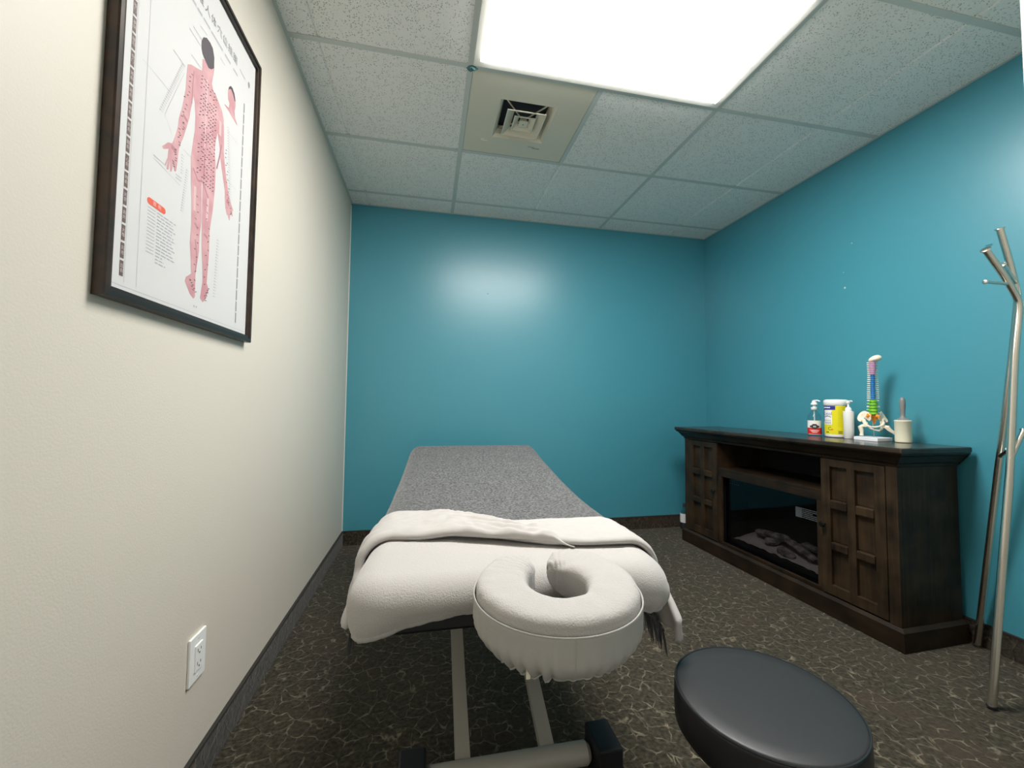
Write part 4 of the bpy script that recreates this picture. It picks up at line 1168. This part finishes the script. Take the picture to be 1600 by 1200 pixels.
# white lotion bottle
c = (2.795, -1.352, ZS); fr_ = view_axes(c)
t = thing('lotion_bottle', 'slim white lotion bottle with pump beside the yellow canister', 'bottle', c)
MB().lathe([(0.020, 0), (0.0225, 0.003), (0.0235, 0.142), (0.0235, 0.146), (0.016, 0.147)], 28).build('bottle_body', MT['white'], t, True, 50)
MB().lathe([(0.014, 0.147), (0.0145, 0.150), (0.0145, 0.158), (0.010, 0.166), (0.005, 0.170), (0.004, 0.190), (0.0005, 0.190)], 20).build('pump_collar', MT['white'], t, True)
mb = MB().lathe([(0.008, 0.188), (0.009, 0.191), (0.0085, 0.202), (0.0005, 0.204)], 16)
d_ = (fr_[0]*0.95-fr_[1]*0.2).normalized()
mb.tube([Vector((0, 0, 0.199)), d_*0.014+Vector((0, 0, 0.201)), d_*0.018+Vector((0, 0, 0.197))], [0.004, 0.0035, 0.0025], 8)
mb.build('pump_head', MT['white'], t, True)

# spine model
SP = Vector((2.828, -1.452, ZS)); lat, aw = view_axes(SP)
t = thing('spine_model', 'small coloured spine and pelvis model on a white stand', 'anatomical model', SP)
def L(x, y, z): return lat*x+aw*y+Vector((0, 0, z))
cor = [Vector((2.762, -1.402, 0))-SP, Vector((2.748, -1.528, 0))-SP, Vector((2.872, -1.506, 0))-SP, Vector((2.888, -1.380, 0))-SP]
for v in cor: v.z = 0
bm = bmesh.new()
bv = [bm.verts.new((v.x, v.y, 0)) for v in cor]+[bm.verts.new((v.x, v.y, 0.017)) for v in cor]
for f in ((3,2,1,0), (4,5,6,7), (0,1,5,4), (1,2,6,5), (2,3,7,6), (3,0,4,7)): bm.faces.new([bv[i] for i in f])
bmesh.ops.bevel(bm, geom=bm.edges[:], offset=0.0015, segments=2, profile=0.5, affect='EDGES')
bm.verts.index_update()
mesh_obj('base_plate', [v.co.copy() for v in bm.verts], [tuple(v.index for v in f.verts) for f in bm.faces], MT['whitebase'], t); bm.free()
MB().tube([L(0, 0, 0.017), L(0, 0, 0.05), L(-0.004, 0.0, 0.10)], 0.0022, 8).build('support_rod', MT['chrome'], t, True)
qrot = Matrix((lat, aw, Vector((0, 0, 1)))).transposed()
def blob(name, pts, rad, mat, parent, flat=1.0, n=10):
    return MB().tube([L(*p) for p in pts], rad, n, flat).build(name, mat, parent, True)
# ilium wings: curved bowls built as bent, tapering shells
def wing(sx, tw, cx, name='ilium'):
    NU, NV = 16, 10; Pf = []; Pb = []
    for i in range(NU+1):
        u = i/NU; ra = []; rb = []
        for j in range(NV+1):
            v = j/NV
            a = lerp(math.radians(-70), math.radians(225), u)
            rx, rz = 0.032*v, 0.036*v
            x = math.cos(a)*rx; z = math.sin(a)*rz*(1.0 if math.sin(a) > 0 else 0.62)
            y = 0.016*(v**2)*math.cos(a-0.6)+0.006*v*math.sin(a*2)
            X = x*math.cos(tw)-y*math.sin(tw); Y = x*math.sin(tw)+y*math.cos(tw)
            th = 0.0028+0.0022*(1 if j == NV else 0)
            ra.append(L(cx+sx*X, Y-th, 0.113+z)); rb.append(L(cx+sx*X, Y+th, 0.113+z))
        Pf.append(ra); Pb.append(rb)
    v1, f1 = grid_mesh(Pf, NU+1, NV+1); v2, f2 = grid_mesh(Pb, NU+1, NV+1)
    k = len(v1); fs = f1+[tuple(i+k for i in reversed(f)) for f in f2]
    rim = [i*(NV+1)+NV for i in range(NU+1)]
    for a, b_ in zip(rim, rim[1:]): fs.append((a, a+k, b_+k, b_))
    e0 = [j for j in range(NV+1)]; e1 = [NU*(NV+1)+j for j in range(NV+1)]
    for e in (e0, e1):
        for a, b_ in zip(e, e[1:]): fs.append((a, b_, b_+k, a+k))
    return mesh_obj(name, v1+v2, fs, MT['bone'], t, True)
wing(-1, 0.25, -0.036); wing(1, 0.75, 0.036)
blob('pubis', [(-0.030, -0.012, 0.088), (-0.026, -0.020, 0.074), (-0.012, -0.030, 0.070), (0.004, -0.033, 0.069), (0.020, -0.028, 0.072), (0.034, -0.018, 0.080), (0.036, -0.008, 0.092)], [0.009, 0.006, 0.0035, 0.004, 0.0035, 0.006, 0.009], MT['bone'], t)
blob('ischium', [(-0.024, -0.012, 0.078), (-0.014, -0.006, 0.062), (0.002, -0.020, 0.055), (0.020, -0.018, 0.052), (0.030, -0.008, 0.060), (0.034, -0.004, 0.078)], [0.006, 0.004, 0.0035, 0.0045, 0.005, 0.006], MT['bone'], t)
blob('hip_socket', [(-0.040, -0.004, 0.104), (-0.036, -0.010, 0.094), (-0.030, -0.014, 0.080), (-0.034, -0.012, 0.068)], [0.009, 0.008, 0.009, 0.007], MT['bone'], t)
blob('hip_socket', [(0.036, -0.002, 0.108), (0.032, -0.008, 0.096), (0.034, -0.010, 0.080), (0.036, -0.008, 0.070)], [0.009, 0.008, 0.009, 0.007], MT['bone'], t)
# femurs: near one hangs down, far one swings out to the right
blob('femur', [(-0.034, -0.010, 0.074), (-0.044, -0.014, 0.073), (-0.052, -0.016, 0.066), (-0.048, -0.016, 0.050), (-0.047, -0.016, 0.036), (-0.048, -0.016, 0.024), (-0.048, -0.016, 0.022)], [0.008, 0.0075, 0.0105, 0.009, 0.0068, 0.0085, 0.006], MT['bone'], t)
blob('femur', [(0.030, -0.006, 0.072), (0.042, -0.008, 0.072), (0.052, -0.006, 0.068), (0.060, -0.004, 0.056), (0.074, -0.002, 0.044), (0.084, 0.0, 0.034), (0.086, 0.0, 0.033)], [0.009, 0.008, 0.011, 0.009, 0.0065, 0.006, 0.003], MT['bone'], t)
o = blob('sacrum', [(0.000, 0.006, 0.138), (0.0, 0.010, 0.122), (0.002, 0.016, 0.106), (0.002, 0.018, 0.092), (0.002, 0.012, 0.082)], [0.017, 0.019, 0.014, 0.008, 0.004], MT['orange'], t, 0.6)
blob('sacral_wing', [(-0.010, -0.010, 0.124), (-0.020, -0.012, 0.128), (-0.026, -0.012, 0.118)], [0.010, 0.010, 0.004], MT['orange'], o)
blob('sacral_wing', [(0.010, -0.008, 0.124), (0.020, -0.010, 0.122), (0.024, -0.010, 0.106)], [0.010, 0.009, 0.004], MT['orange'], o)
# vertebrae: body, disc below, transverse and spinous processes
def curve_y(z): return 0.010*math.sin((z-0.13)*16)
specs = []
z = 0.131
for k in range(5): specs.append((z, 0.0158, 0.0178-0.0007*k, 'green', 'darkgreen', 0.0265-0.0008*k)); z += 0.0158
for k in range(12): specs.append((z, 0.0107, 0.0105-0.0001*k, 'blue', 'darkblue', 0.0240-0.0003*k)); z += 0.0107
for k in range(7): specs.append((z, 0.0093, 0.0130+0.0002*k, 'lilac', 'rose', 0.0205+0.0003*k)); z += 0.0093
zt_sp = z
for k, (z0, h, r, m1, m2, tw) in enumerate(specs):
    y = curve_y(z0+h/2)
    ctr = L(0.0005*k/5, y, z0)
    body = MB().lathe([(r*0.92, 0.16*h), (r, 0.26*h), (r*0.88, 0.5*h), (r, 0.76*h), (r*0.92, 0.84*h)], 16, ctr).build('vertebra', MT[m1], t, True)
    body['label'] = {'green': 'green lumbar vertebra', 'blue': 'blue thoracic vertebra', 'lilac': 'lilac neck vertebra'}[m1]
    MB().lathe([(r*0.90, -0.17*h), (r*0.99, -0.08*h), (r*0.99, 0.10*h), (r*0.90, 0.17*h)], 16, ctr).build('disc', MT[m2], body, True)
    zz = z0+h*0.5
    x0 = 0.0005*k/5
    mb = MB()
    yb_ = y+r*0.9
    for s in (-1, 1):
        mb.tube([L(x0+s*r*0.55, yb_, zz), L(x0+s*(r*0.8+0.3*(tw-r)), yb_+0.004, zz+0.001), L(x0+s*tw, yb_+0.005, zz+0.001)], [h*0.30, h*0.27, h*0.24], 6)
    mb.tube([L(x0, yb_, zz), L(x0, yb_+0.010, zz-h*0.3), L(x0, yb_+0.018, zz-h*0.7)], [h*0.30, h*0.24, h*0.15], 6)
    mb.build('process', MT['green'] if (m1 == 'green' and k in (1, 3)) else MT['bone'], body, True)
# skull base
vs = []; fs = []
mb = MB().ell(L(0.013, curve_y(zt_sp), zt_sp+0.012), (0.028, 0.022, 0.021), 20, 12, qrot @ Matrix.Rotation(-0.35, 3, 'Y'),
              lambda p, d: Vector((p.x, p.y, p.z*(0.75 if p.z < 0 else 0.98)*(0.88+0.15*d.x))))
mb.build('skull_base', MT['bone'], t, True)

# cream cylinder with grey grip
c = (2.846, -1.572, ZS)
t = thing('handheld_massager', 'cream cylinder with an upright grey handle on the cabinet', 'massager', c)
MB().lathe([(0.028, 0), (0.031, 0.002), (0.0315, 0.006), (0.0315, 0.100), (0.0325, 0.101), (0.0325, 0.106), (0.030, 0.108), (0.0005, 0.108)], 36).build('drum', MT['cream'], t, True, 50)
MB().lathe([(0.026, 0.1085), (0.022, 0.112), (0.012, 0.120), (0.0085, 0.130), (0.0095, 0.150), (0.0115, 0.172), (0.0115, 0.200), (0.0095, 0.212), (0.005, 0.218), (0.0005, 0.219)], 24).build('grip', MT['greyplastic'], t, True)

# clear bottle on the floor behind the cabinet
c = (2.690, -0.062, 0)
t = thing('floor_bottle', 'clear bottle with white label on the floor behind the cabinet', 'bottle', c)
fr_ = view_axes(c); r = 0.032
MB().lathe([(r-0.002, 0.003), (r, 0.006), (r, 0.045)], 20).build('shaded_base', MT['ink'], t, True)  # black colour stands in for the dark shade at the bottle's foot
MB().lathe([(r, 0.045), (r, 0.10), (r-0.003, 0.13), (0.014, 0.165), (0.012, 0.180), (0.0005, 0.180)], 24).build('bottle_body', MT['clear'], t, True)
band('label', r-0.002, -120, 120, 0.055, 0.128, MT['white'], fr_, t, lift=0.003)
MB().lathe([(0.013, 0.1805), (0.013, 0.198), (0.010, 0.206), (0.0005, 0.207)], 16).build('cap', MT['ink'], t, True)
